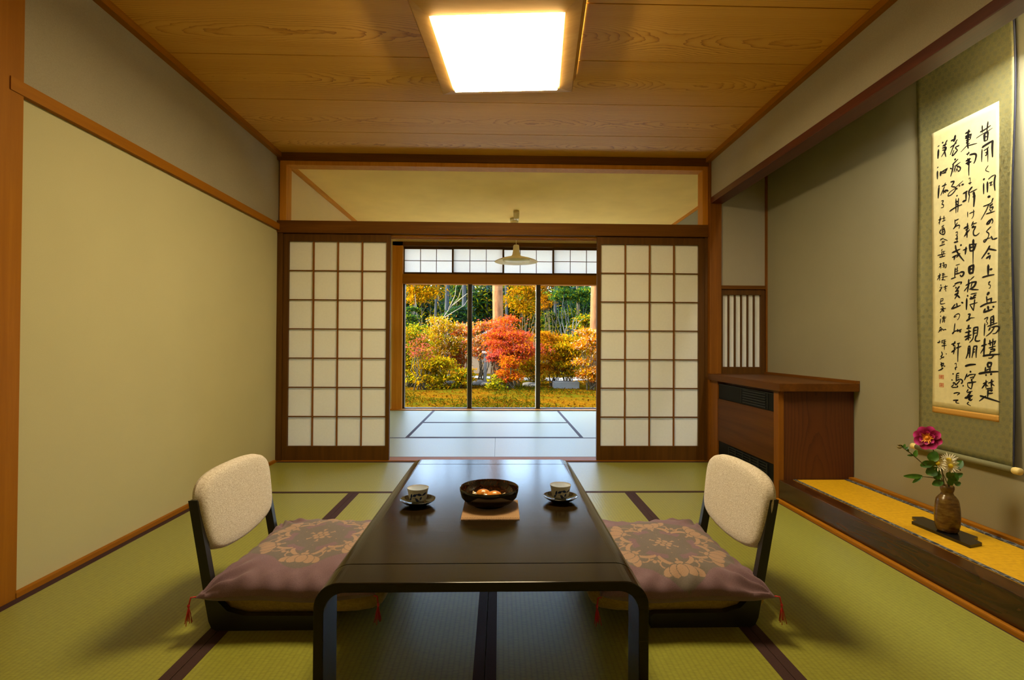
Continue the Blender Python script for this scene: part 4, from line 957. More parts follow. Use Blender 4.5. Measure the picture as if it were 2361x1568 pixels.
INK = "6 2139 1861 2138 1831|6.5 2113 1867 2118 1825|7 2148 1837 2129 1838 2101 1845|4 2167 1817 2141 1823 2112 1827 2093 1831|10 2129 1823 2129 1789|8.5 2128 1821 2114 1820 2116 1788|5 2129 1807 2116 1804|5 2129 1789 2115 1789|9.5 2139 1766 2127 1770 2101 1775 2092 1777|9.5 2092 1777 2094 1750 2093 1708|6 2140 1759 2142 1706|5 2132 1749 2114 1754 2111 1759|5.5 2114 1756 2120 1727 2126 1727|4.5 2114 1751 2114 1696|4.5 2126 1738 2114 1738|3.5 2112 1679 2124 1663 2108 1650|9 2202 1869 2206 1843 2208 1806 2204 1787|8.5 2218 1860 2195 1860|5.5 2190 1846 2195 1827 2200 1824|9 2218 1846 2188 1844|10 2218 1839 2197 1835|6.5 2215 1826 2199 1824|7 2215 1816 2202 1816|4.5 2197 1809 2215 1800 2241 1785|5 2210 1800 2164 1794|5 2201 1771 2209 1758|6 2213 1764 2198 1765|8 2198 1756 2175 1752 2167 1742 2172 1721 2179 1711|7.5 2216 1735 2193 1738|7 2207 1743 2203 1723|9 2216 1724 2190 1723|5 2209 1733 2198 1732|6 2199 1742 2202 1699 2202 1666|7 2208 1721 2203 1713|10 2269 1872 2273 1854 2278 1846|8 2291 1856 2267 1855|6.5 2259 1849 2278 1825 2295 1793|6 2295 1826 2262 1835|6.5 2249 1818 2268 1816 2257 1800|7 2257 1800 2279 1785 2284 1789 2276 1807|8.5 2271 1765 2268 1758|6.5 2284 1743 2255 1758|7.5 2279 1745 2283 1720 2293 1692|6 2295 1731 2287 1724|5 2273 1731 2244 1740|6.5 2268 1729 2276 1706|6.5 2263 1730 2244 1716 2247 1703 2257 1702|4.5 2257 1723 2268 1703|4 2265 1716 2252 1704|11 2358 1858 2357 1855|10 2358 1841 2361 1800|8 2337 1867 2332 1862|7 2311 1867 2322 1854|8 2334 1849 2314 1851|6 2337 1840 2314 1836|6.5 2314 1836 2328 1820|5.5 2322 1852 2323 1825|6 2314 1829 2342 1801|6.5 2324 1818 2318 1792|5.5 2337 1830 2317 1825|8 2363 1759 2361 1755|8.5 2364 1741 2364 1703|10 2346 1732 2347 1712|6.5 2346 1727 2309 1736|8.5 2312 1735 2323 1719|5 2331 1732 2326 1722|5.5 2340 1722 2317 1717|9 2133 1628 2129 1623|6.5 2133 1609 2133 1564|4.5 2112 1620 2095 1628 2080 1628|8 2080 1626 2085 1598 2082 1563|8 2116 1610 2116 1566|5.5 2108 1602 2094 1603|4.5 2095 1606 2103 1591 2093 1592|3 2203 1650 2196 1653 2196 1630|5 2204 1631 2189 1631|5 2196 1630 2197 1624|7.5 2230 1593 2208 1599|8 2215 1600 2216 1560|9 2232 1558 2214 1560|8 2186 1610 2201 1596 2201 1577|4.5 2198 1581 2204 1547|5 2198 1588 2164 1594|10 2180 1585 2176 1563 2179 1521|7 2183 1565 2170 1566|4 2208 1506 2208 1482|4.5 2200 1496 2175 1500|4 2180 1508 2180 1483 2189 1470|6 2209 1456 2209 1425|8.5 2226 1436 2204 1442|5.5 2219 1427 2202 1433|7 2225 1400 2199 1425|7 2212 1428 2211 1392|5 2219 1413 2202 1419|6 2181 1456 2190 1439|5 2186 1445 2165 1447|7.5 2179 1437 2186 1431 2169 1432|6 2169 1431 2180 1414 2179 1397 2167 1392 2153 1400|7 2293 1666 2276 1663 2282 1652 2290 1644|5.5 2290 1644 2268 1633 2271 1619 2290 1606 2307 1606 2298 1620 2271 1629|4 2268 1633 2231 1651|7.5 2250 1634 2244 1635|7.5 2237 1635 2226 1635|8.5 2266 1627 2258 1624|7 2263 1593 2257 1593|6 2266 1582 2266 1517|5.5 2253 1580 2255 1545 2257 1517|7 2269 1566 2253 1566|6.5 2299 1532 2266 1543 2236 1546|5 2263 1559 2258 1548|5.5 2272 1481 2252 1485|4.5 2272 1487 2269 1455|5 2258 1470 2280 1446|5.5 2280 1446 2264 1456 2248 1455 2251 1441|4 2268 1426 2259 1428 2260 1412|4.5 2267 1414 2259 1416|6 2260 1412 2261 1384|6.5 2269 1398 2256 1397|7.5 2276 1383 2255 1383|8 2356 1668 2353 1664|9 2356 1663 2360 1611|5 2320 1671 2329 1659|7 2339 1660 2315 1662|6 2325 1655 2346 1620|5.5 2329 1639 2332 1623|6 2332 1635 2318 1626|8 2318 1636 2305 1628|5 2323 1640 2321 1625|5 2343 1592 2332 1590 2339 1576 2331 1571 2333 1560 2345 1561|6 2358 1506 2341 1509|5.5 2348 1523 2354 1485|4.5 2346 1506 2359 1491|4 2338 1508 2321 1507|4.5 2329 1519 2329 1494|4 2339 1495 2320 1497|5.5 2341 1470 2328 1475|4 2342 1462 2330 1467|6 2330 1464 2324 1441 2330 1432 2338 1434 2352 1442|6 2344 1458 2352 1447 2344 1438|5.5 2341 1455 2330 1455|5.5 2341 1445 2330 1445|4.5 2335 1463 2335 1434|5 2348 1412 2330 1413|3 2335 1416 2350 1405|4 2330 1410 2310 1399|4 2341 1400 2324 1399|3.5 2338 1397 2340 1388|5.5 2353 1382 2324 1385|3.5 2336 1394 2327 1393|10 2114 1545 2103 1544|6 2091 1533 2097 1520|5 2135 1510 2107 1513 2093 1521|5 2109 1514 2123 1487 2145 1456|7 2107 1505 2093 1507|4.5 2093 1512 2107 1498|5.5 2105 1495 2091 1496 2098 1482|5.5 2123 1474 2084 1476|4.5 2107 1491 2100 1478|6.5 2104 1446 2115 1437 2119 1430 2109 1431 2100 1445 2096 1446 2092 1436 2097 1427|5 2101 1415 2112 1407 2122 1399|5 2121 1398 2110 1387 2114 1372|5 2112 1374 2129 1355 2131 1364 2100 1369|6 2100 1374 2094 1361 2089 1360|6 2089 1359 2072 1361|5.5 2231 1339 2211 1343|8.5 2216 1351 2220 1319|8.5 2199 1360 2197 1329|6 2199 1358 2165 1355|8.5 2170 1355 2179 1328|6.5 2197 1345 2177 1344|7 2197 1329 2177 1329|10 2181 1377 2182 1347|5 2182 1347 2183 1271|13 2200 1260 2201 1232|8.5 2204 1259 2180 1266|10 2180 1266 2184 1229|7 2200 1248 2184 1250|9 2201 1231 2184 1232|4.5 2178 1215 2197 1201|7.5 2203 1205 2205 1177 2210 1149|6 2218 1180 2188 1191|5 2226 1155 2205 1177|7.5 2193 1189 2168 1191|8.5 2168 1191 2178 1171 2200 1160|5 2188 1186 2193 1168|6 2193 1159 2158 1154|7.5 2210 1135 2207 1129|8.5 2213 1121 2215 1072|5 2194 1138 2166 1141|6.5 2194 1127 2190 1122|7 2178 1130 2168 1133|5 2175 1134 2188 1117|9 2198 1118 2171 1122|5 2200 1092 2163 1099|6 2175 1113 2177 1097 2181 1065|5.5 2181 1065 2198 1092|7.5 2269 1369 2264 1344 2243 1311 2226 1290|7.5 2286 1338 2246 1347|8.5 2243 1366 2238 1361|7 2246 1328 2264 1313|7 2285 1316 2259 1324|7 2271 1323 2276 1303|4 2267 1277 2247 1280|6.5 2270 1266 2273 1223|4.5 2259 1271 2262 1236|3.5 2267 1258 2257 1264|3.5 2267 1248 2254 1251|6.5 2270 1237 2244 1240|8 2244 1243 2228 1240 2231 1227 2240 1223 2246 1231|5.5 2292 1218 2267 1223|5 2282 1182 2270 1187|7 2273 1192 2257 1197 2237 1198|5.5 2237 1197 2244 1188|8 2268 1177 2265 1172|7.5 2249 1179 2265 1164|7 2270 1158 2254 1163|6.5 2254 1161 2262 1140 2273 1125|9 2273 1143 2254 1149|8 2260 1140 2247 1127|7 2263 1104 2261 1090|6 2271 1100 2288 1082 2287 1080|7 2288 1080 2244 1093|7.5 2239 1106 2230 1102|4 2265 1045 2276 1041 2273 1048 2257 1056 2248 1051 2252 1037 2260 1028|4.5 2338 1364 2344 1356|3 2341 1353 2322 1352|5 2340 1353 2341 1338|4.5 2330 1351 2331 1339|5 2364 1339 2322 1340|4.5 2350 1332 2353 1328|5.5 2353 1328 2323 1330|5 2337 1338 2339 1328|4 2354 1296 2340 1297|5.5 2347 1300 2346 1275|4 2346 1292 2356 1279|5 2336 1298 2329 1298 2332 1292|4 2339 1288 2316 1290|5 2316 1289 2319 1276 2325 1274|3.5 2327 1287 2336 1278|4 2325 1284 2330 1275|5.5 2363 1240 2345 1245|5 2352 1253 2352 1219|5 2353 1239 2366 1223|3 2340 1249 2325 1249|5 2339 1242 2323 1242|5.5 2333 1251 2335 1234|4 2342 1232 2311 1233|5 2332 1231 2339 1217|4 2342 1222 2322 1217|6 2348 1197 2343 1194|3 2353 1186 2339 1187|5.5 2339 1185 2356 1167|4.5 2348 1178 2348 1166|5 2331 1184 2310 1188|5 2321 1193 2322 1171|3 2329 1176 2314 1176|3.5 2322 1168 2317 1165|3.5 2349 1130 2334 1132 2337 1120|4.5 2347 1120 2335 1123|4.5 2347 1126 2348 1109 2337 1107 2323 1109|5 2342 1094 2334 1093|5 2348 1083 2320 1085|5.5 2334 1093 2335 1069|4.5 2337 1081 2351 1066|4.5 2334 1078 2328 1071|7.5 2106 1335 2119 1315 2143 1287|7 2112 1323 2077 1310|8 2115 1303 2107 1302|8 2122 1284 2103 1294|6 2104 1294 2108 1277|9.5 2113 1255 2114 1213|8.5 2106 1234 2095 1235|7 2140 1205 2113 1209 2087 1210|3.5 2114 1179 2105 1184 2112 1172 2104 1167 2106 1156 2112 1156|10 2110 1138 2119 1127|6 2121 1122 2119 1093|5.5 2118 1106 2097 1113|7 2099 1113 2102 1093|7 2150 1079 2120 1091 2078 1095|9 2115 1079 2113 1065|7.5 2127 1069 2135 1056|8 2135 1054 2095 1065|9 2093 1077 2088 1072|6.5 2207 1050 2197 1050 2203 1035 2196 1030|4 2203 1033 2176 1034|8 2198 1031 2216 1021|8.5 2203 1002 2206 991|7 2214 987 2193 990|5 2206 981 2196 973|6.5 2221 969 2193 975|7 2225 950 2191 959|8.5 2204 973 2206 936|6.5 2221 936 2204 949|4.5 2201 949 2194 944|7.5 2180 990 2182 949|7 2180 989 2159 993|6 2160 992 2165 953|6 2179 977 2166 979|5 2180 965 2166 967|5 2182 951 2186 940 2201 925|7 2169 956 2173 935 2162 931 2150 934|6.5 2206 905 2209 875 2218 854|6.5 2206 908 2196 910|7.5 2198 909 2200 859|5.5 2208 891 2201 893|5.5 2208 877 2201 880|6.5 2181 905 2183 885 2189 859|6.5 2181 908 2164 911|6.5 2165 910 2169 885 2169 859|4.5 2181 894 2174 896|4.5 2181 882 2174 885|9 2221 820 2199 827 2171 830|5.5 2272 1013 2278 970|7 2286 966 2274 977|5.5 2274 977 2260 980|6 2258 986 2260 974|6 2260 977 2239 985|9 2245 979 2247 971|6.5 2271 931 2282 912|6.5 2290 917 2269 924|6.5 2282 912 2271 910|7 2290 881 2269 896|6 2271 907 2280 873|5 2279 900 2269 903|5.5 2261 919 2247 924|6.5 2266 900 2241 909|6 2254 919 2257 884 2258 839|3.5 2274 828 2266 831 2266 814|4 2274 809 2261 815|5.5 2269 814 2270 800|5.5 2348 1051 2345 1048|4.5 2348 1038 2350 1015|4 2340 1044 2317 1044|5 2330 1051 2331 1033|5 2340 1037 2320 1038|4 2336 1030 2337 1018|4 2336 1030 2326 1031 2327 1018|3 2334 1025 2327 1025|5.5 2346 999 2354 992|4.5 2357 984 2334 991|4.5 2344 996 2344 979|4.5 2346 986 2361 974|5 2334 987 2337 984|5 2326 988 2317 985|5 2334 984 2326 986|5.5 2365 925 2349 930|3.5 2354 937 2357 922|4 2343 934 2320 939|5 2340 932 2340 922|4 2336 927 2318 932|5 2342 910 2316 913|4.5 2326 939 2328 893|5 2335 920 2321 922|5.5 2343 883 2338 870 2346 860 2340 856 2352 847|5.5 2338 856 2331 856|4.5 2319 874 2315 872|5 2331 861 2332 855|5 2346 833 2342 824|5.5 2349 821 2332 829 2335 814|5.5 2341 831 2342 809|5 2346 816 2335 819|6.5 2335 807 2346 799 2361 793|6.5 2328 817 2324 814|4.5 2132 1025 2116 1032 2123 1015|6 2129 1007 2132 955|3 2123 1015 2116 1006 2123 1000|7 2102 1032 2103 992|7.5 2091 1038 2090 1005|5 2101 1032 2088 1038|5.5 2100 1019 2091 1021|5.5 2100 1008 2091 1010|5.5 2117 993 2075 1007|6.5 2105 988 2112 975|6 2100 988 2075 993 2067 984 2080 965 2095 962|5 2088 987 2102 968 2123 952|7 2145 910 2121 917|8.5 2129 942 2132 908 2134 866|5 2133 903 2149 878|5.5 2115 919 2080 932|7 2107 935 2105 912|5.5 2082 930 2089 915|6 2093 941 2096 899|5 2112 901 2082 910|6.5 2105 895 2087 897 2089 890 2107 886|8 2138 867 2110 872 2065 876|5 2100 888 2107 875 2089 868|5 2089 873 2100 860 2114 859|8.5 2117 836 2116 819|9 2117 838 2098 840|7 2099 840 2103 824|6.5 2115 820 2101 824|6 2126 820 2129 798|5 2126 805 2103 817|6 2105 817 2108 801|9 2157 790 2122 798 2071 804|8 2126 787 2121 785|10 2103 793 2099 788|8.5 2197 799 2194 793|6 2212 787 2225 758|5.5 2212 773 2199 783 2171 787|5 2173 787 2179 775|4.5 2199 769 2179 775 2194 758|7 2210 746 2170 754|6.5 2192 765 2187 745 2192 721|5 2192 721 2207 729 2211 745|5.5 2207 718 2215 705|5 2212 703 2187 712|7.5 2195 709 2205 692|6.5 2212 689 2185 693|10 2223 678 2190 689|8.5 2205 697 2205 678|6.5 2195 679 2205 674 2195 671 2187 678|4.5 2204 663 2212 654 2195 647|7 2284 783 2279 781|6.5 2288 756 2287 751|6 2264 784 2267 748|6 2264 784 2251 788|5 2261 775 2252 776|4 2261 765 2251 768|6 2267 753 2246 761|6.5 2246 761 2235 755 2238 743 2243 743|5 2292 722 2277 735|5 2288 720 2259 723|6.5 2272 741 2267 734 2248 754|7.5 2233 733 2229 730|7 2283 740 2272 743|7 2259 730 2261 722|5.5 2279 693 2264 698 2248 699|4.5 2248 697 2262 687|6 2282 661 2256 666|4.5 2256 666 2268 657 2264 652 2251 652|5 2138 748 2117 759|6 2124 765 2125 731|6 2127 749 2143 728|5 2115 752 2090 763|8 2099 769 2101 736|5 2101 753 2087 743|4.5 2124 745 2115 739|5.5 2124 727 2094 734|7 2110 722 2097 725 2103 718|7.5 2115 726 2117 694|6.5 2115 708 2094 712|8 2151 695 2134 692 2099 685 2063 678|5.5 2124 698 2155 672"
for s_ in INK.split('|'):
    q = [float(a) for a in s_.split()]; w = q[0] / 900; P = [np.array(q[i:i + 2]) / 1000 for i in range(1, len(q), 2)]
    # smooth brush path
    path = []
    for i in range(len(P) - 1):
        p0, p1, p2, p3 = P[max(i - 1, 0)], P[i], P[i + 1], P[min(i + 2, len(P) - 1)]
        for k in range(5):
            u = k / 5; path.append(.5 * ((2 * p1) + (p2 - p0) * u + (2 * p0 - 5 * p1 + 4 * p2 - p3) * u * u + (3 * p1 - p0 - 3 * p2 + p3) * u ** 3))
    path.append(P[-1]); m = len(path); L, R_ = [], []
    d0 = path[1] - path[0]; d0 = d0 / (np.hypot(*d0) + 1e-9); path[0] = path[0] - d0 * w * .22
    for i, p in enumerate(path):
        d = path[min(i + 1, m - 1)] - path[max(i - 1, 0)]; d = d / (np.hypot(*d) + 1e-9); nn = np.array([-d[1], d[0]])
        f = i / (m - 1); ww = w * (.5 * min(1, .55 + 6 * f)) * (1 - .45 * max(0, f - .55) / .45) * (.62 if i == 0 else 1)
        L.append(p + nn * ww); R_.append(p - nn * ww)
    tip = path[-1] + (path[-1] - path[-2]) * .4
    out = L + [tip] + R_[::-1]
    vs = [(sx(p[0], p[1]) - .0021, p[0], p[1]) for p in out]; n = len(out)
    fs = [(i, i + 1, n - 2 - i, n - 1 - i) for i in range(m - 1)] + [(m - 1, m, m + 1)]
    paper_mb.add(vs, fs, False, 1)
for (y0, y1, z0, z1) in ((2.357, 2.331, .755, .774), (2.355, 2.331, .717, .736)):
    h = (z1 - z0)
    cells = [(0, .12, 0, 1), (.88, 1, 0, 1), (0, 1, 0, .12), (0, 1, .88, 1), (.2, .8, .25, .38), (.2, .8, .5, .62), (.2, .8, .72, .82), (.44, .56, .2, .85), (.24, .36, .3, .6), (.66, .76, .4, .8)]
    for (a, c_, d, e) in cells:
        A, B_, C_, D_ = y0 + (y1 - y0) * a, y0 + (y1 - y0) * c_, z0 + h * d, z0 + h * e
        paper_mb.add([(sx(A, C_) - .0021, A, C_), (sx(B_, C_) - .0021, B_, C_), (sx(B_, D_) - .0021, B_, D_), (sx(A, D_) - .0021, A, D_)], [(0, 1, 2, 3)], False, 2)
paper_mb.add([(sx(yy, z) - .0021, yy, z) for yy, z in ((2.089, 1.852), (2.078, 1.852), (2.078, 1.882), (2.089, 1.882))], [(0, 1, 2, 3)], False, 3)
obj('writing_paper', paper_mb, [M['scroll_paper'], M['ink'], M['seal'], M['seal_pale']], t, label='cream paper with black brush writing and red seal prints', fix=False)
b = MB().tube([(2.062, ya + .002, .412), (2.062, yb_ - .002, .412)], .0135, 20)
ro = obj('roller', b, M['scroll_plain'], t)
for y0, sg in ((ya, 1), (yb_, -1)):
    b = MB().tube([(2.062, y0 + sg * .002, .412), (2.062, y0 + sg * .006, .412), (2.062, y0 + sg * .028, .412), (2.062, y0 + sg * .031, .412)], [.0125, .0145, .0145, .012], 20)
    obj('roller_knob', b, M['ivory'], ro, label='ivory roller knob')

# ------------------------------------------------------------------ vase, board, flowers
t = thing('vase_board', 'black notched wooden board under the brown vase', 'board', (1.86, 2.08, ZK))
b = MB().prism([(1.816, 2.207), (1.852, 2.222), (1.868, 2.268), (1.918, 2.266), (1.938, 2.022), (1.905, 2.004), (1.897, 1.962), (1.826, 1.938)], 'Z', ZK + .0005, ZK + .0125)
bevel(obj('board_plank', b, M['black'], t), .0015)
vx, vy, vz = 1.868, 2.085, ZK + .0127
t = thing('vase', 'small brown glazed stoneware vase on the black board', 'vase', (vx, vy, vz))
obj('vase_body', MB().lathe([(0, vz), (0.0320, vz), (0.0376, vz + .008), (0.0424, vz + .030), (0.0440, vz + .062), (0.0428, vz + .095), (0.0396, vz + .122), (0.0368, vz + .135), (0.0288, vz + .147), (0.0212, vz + .155), (0.0196, vz + .163), (0.0224, vz + .170), (0.0244, vz + .178), (0.0240, vz + .187), (0.0212, vz + .191), (0.0180, vz + .188), (0.0168, vz + .170), (0.0272, vz + .140), (0.0352, vz + .08), (0.0320, vz + .02), (0, vz + .015)], (vx, vy, 0), 56), M['vase'], t)
def petal(b, c, d, nrm, L, W, cup=.2, m=5, col=None, tipw=.75):
    """one petal from c along d"""
    d = Vector(d).normalized(); nrm = Vector(nrm).normalized(); s_ = d.cross(nrm).normalized(); vs = []; fs = []; vc = []
    for i in range(m + 1):
        f = i / m; w = W * math.sin(PI * min(1, (.10 + .87 * f ** tipw))) ** (.55 if tipw > 1 else .7) + .0003
        for k in (-1, -.5, 0, .5, 1):
            vs.append(Vector(c) + d * L * f + s_ * w * k + nrm * (cup * L * (f ** 2) * .5 + .25 * w * k * k)); vc.append((f, 0, 0))
    for i in range(m):
        for k in range(4): fs.append((i * 5 + k, i * 5 + k + 1, i * 5 + 6 + k, i * 5 + 5 + k))
    b.add(vs, fs, True, vc=vc)
top = Vector((vx, vy, vz + .185))
def V3(x, y, z): return Vector((x, y, z))
# dahlia
t = thing('dahlia', 'crimson dahlia with orange centre, tallest flower in the vase', 'flower', (vx - .005, vy, vz + .03))
hc = V3(1.775, 2.072, .528); fn = Vector((-.78, -.60, .12)).normalized()
a1 = fn.cross(Vector((0, 0, 1))).normalized(); a2 = a1.cross(fn)
obj('stem', MB().tube([V3(vx - .003, vy, vz + .03), top + V3(-.012, 0, .0), V3(1.838, 2.08, .42), V3(1.806, 2.078, .47), hc - fn * .006], .0022, 8), M['stem'], t)
b = MB()
for k in range(8):
    a = 2 * PI * k / 8 + .25; petal(b, hc + (a1 * math.cos(a) + a2 * math.sin(a)) * .006, a1 * math.cos(a) + a2 * math.sin(a) + fn * (.14 + .10 * (k % 2)), fn, .044, .0185, -.14, 8, tipw=1.5)
for k in range(6):
    a = 2 * PI * k / 6 + .6; petal(b, hc + fn * .004 + (a1 * math.cos(a) + a2 * math.sin(a)) * .005, a1 * math.cos(a) + a2 * math.sin(a) + fn * .35, fn, .024, .010, .1, 5, tipw=1.4)
obj('petals', b, M['dahlia'], t, attr='pattern', fix=False)
b = MB()
for k in range(16):
    a = 2 * PI * k / 16; petal(b, hc + fn * .005, a1 * math.cos(a) + a2 * math.sin(a) + fn * .5, fn, .017 + .005 * (k % 3), .0022, .3, 3)
b.ball(hc + fn * .008, .0085, 12, 8)
obj('flower_centre', b, M['dahlia_c'], t, fix=False, label='orange flower centre')
def aster(name, c, fn, r, lab, n=19):
    c = Vector(c); fn = Vector(fn).normalized(); e1 = fn.cross(Vector((0, 0, 1))).normalized(); e2 = e1.cross(fn)
    t = thing('aster', lab, 'flower', (vx, vy, vz + .04), 'white asters in the vase')
    obj('stem', MB().tube([V3(vx + .004, vy - .004, vz + .04), top + V3(.004, -.004, 0), (top + c) / 2 + V3(.004, 0, 0), c - fn * .004], .0014, 6), M['stem'], t)
    b = MB()
    for k in range(n):
        a = 2 * PI * (k + .3 * random.random()) / n; petal(b, c + (e1 * math.cos(a) + e2 * math.sin(a)) * .006, e1 * math.cos(a) + e2 * math.sin(a) + fn * (.15 + .5 * random.random()), fn, r * (.85 + .35 * random.random()), .0021, -.05, 4, tipw=.9)
    obj('petals', b, M['petal_w'], t, fix=False)
    obj('flower_centre', MB().ball(c + fn * .006, .0085, 14, 10), M['aster_c'], t, label='yellow flower centre')
aster('aster', (1.812, 2.066, .425), (-.72, -.66, .15), .024, 'white aster with narrow petals, left one below the dahlia')
aster('aster', (1.862, 2.070, .436), (-.5, -.66, .55), .024, 'white aster with narrow petals, upper right of the three')
aster('aster', (1.853, 2.052, .418), (-.66, -.70, .1), .023, 'white aster with narrow petals, lower right of the three')
def leafblade(b, c, d, L, W, nrm=(0, -.5, .85)): petal(b, c, d, nrm, L, W, -.18, 6, tipw=.85)
def sprig(lab, pts, leaves, bud=None, rad=.0018):
    t = thing('leafy_sprig', lab, 'sprig', tuple(pts[0]), 'green sprigs in the vase')
    obj('stem', MB().tube(pts, rad, 6), M['stem'], t)
    b = MB()
    for c, d, L, W, nn in leaves: leafblade(b, c, d, L, W, nn)
    obj('leaves', b, M['leaf'], t, fix=False)
    if bud is not None:
        bb = MB().ball(bud, .008, 12, 8, (1.2, 1, .7))
        for k in range(6):
            a = 2 * PI * k / 6; petal(bb, Vector(bud), (math.cos(a) * .6, math.sin(a) * .6, 1), (math.cos(a), math.sin(a), .1), .014, .003, -.2, 3)
        obj('bud', bb, M['bud'], t, label='brown green flower bud')
FN = (-.66, -.72, .2)
sprig('long thin sprig reaching up left, with a brown bud at its tip', [V3(vx, vy, vz + .03), top + V3(-.014, -.004, 0), V3(1.815, 2.072, .368), V3(1.752, 2.07, .422), V3(1.705, 2.07, .462), V3(1.662, 2.07, .492)],
      [(V3(1.718, 2.07, .450), (.25, 0, 1), .030, .008, FN), (V3(1.712, 2.07, .456), (-1, 0, .02), .026, .004, FN), (V3(1.690, 2.07, .472), (-.3, -.1, .6), .016, .005, FN), (V3(1.672, 2.07, .486), (.3, 0, 1), .018, .005, FN), (V3(1.668, 2.07, .488), (-.7, 0, .8), .018, .004, FN), (V3(1.678, 2.07, .482), (.8, 0, .5), .016, .004, FN)], V3(1.652, 2.068, .490))
sprig('sprig of narrow leaves stretching out low to the left', [V3(vx, vy - .003, vz + .03), top + V3(-.012, -.006, 0), V3(1.835, 2.068, .348), V3(1.79, 2.062, .366), V3(1.742, 2.06, .372)],
      [(V3(1.742, 2.06, .372), (-1, 0, .02), .080, .0095, FN), (V3(1.738, 2.06, .372), (-.8, 0, -.55), .046, .007, FN), (V3(1.832, 2.066, .350), (-1, -.1, -.25), .050, .014, FN)])
sprig('bushy sprig of broad dark leaves in the middle of the vase', [V3(vx - .004, vy, vz + .03), top + V3(-.008, 0, .0), V3(1.828, 2.074, .372), V3(1.795, 2.072, .412), V3(1.79, 2.072, .44)],
      [(V3(1.788, 2.07, .432), (.45, 0, 1), .045, .019, FN), (V3(1.790, 2.07, .425), (-1, 0, -.25), .050, .015, FN), (V3(1.796, 2.066, .412), (-.7, 0, .5), .036, .016, FN), (V3(1.806, 2.066, .396), (-1, 0, -.3), .046, .020, FN), (V3(1.800, 2.066, .410), (.3, 0, -1), .036, .014, FN), (V3(1.815, 2.064, .386), (-.55, 0, -.9), .032, .014, FN), (V3(1.80, 2.068, .42), (.9, 0, .1), .032, .012, FN)])
sprig('short sprig of broad leaves at the right of the vase mouth', [V3(vx + .006, vy, vz + .03), top + V3(.008, 0, 0), V3(1.872, 2.07, .366), V3(1.884, 2.068, .400), V3(1.892, 2.066, .418)],
      [(V3(1.888, 2.066, .406), (.7, 0, .75), .040, .015, FN), (V3(1.870, 2.060, .366), (-.6, 0, .5), .034, .015, FN), (V3(1.868, 2.06, .350), (.3, 0, .9), .040, .016, FN), (V3(1.872, 2.06, .345), (-.3, 0, .9), .036, .014, FN), (V3(1.878, 2.06, .338), (.8, 0, .3), .026, .010, FN), (V3(1.880, 2.06, .370), (.9, 0, .4), .034, .010, FN), (V3(1.86, 2.058, .335), (-.2, 0, 1), .030, .010, FN)], V3(1.896, 2.064, .398), .0015)

# ------------------------------------------------------------------ the garden beyond the window
GZ = -.45
def ground_z(x, y):
    return GZ + np.clip((y - 17.2) / 14, 0, 1) * .55 + np.clip((y - 33) / 20, 0, 1) ** 1.5 * 5.5 + .04 * np.sin(x * .9 + y * .5) * np.clip((y - 11) / 3, 0, 1)
n1, n2 = 60, 70; b = MB(); vs = []
for j in range(n2 + 1):
    for i in range(n1 + 1):
        x = -30 + 60 * i / n1; y = 7.3 + 62 * (j / n2) ** 1.3; vs.append((x, y, float(ground_z(x, y))))
b.add(vs, [(j * (n1 + 1) + i, j * (n1 + 1) + i + 1, (j + 1) * (n1 + 1) + i + 1, (j + 1) * (n1 + 1) + i) for j in range(n2) for i in range(n1)], True)
structure('ground', b, M['soil'])
structure('bounce_strip', box(-8, 9, 7.3, 9.7, GZ - .1, GZ + .03), M['bounce_pale'])  # added unseen strip, bounces sunlight up onto the further room's ceiling
LC = {'gold': srgb(234, 160, 14), 'yellow': srgb(230, 190, 24), 'olive': srgb(150, 140, 16), 'lime': srgb(170, 180, 34), 'green': srgb(74, 112, 36), 'dkgreen': srgb(44, 72, 36),
      'orange': srgb(242, 126, 22), 'red': srgb(236, 82, 40), 'pink': srgb(236, 110, 84), 'pale': srgb(250, 206, 140), 'brown': srgb(176, 106, 26), 'pine': srgb(60, 104, 48), 'blue': srgb(58, 84, 72), 'bronze': srgb(196, 130, 16)}
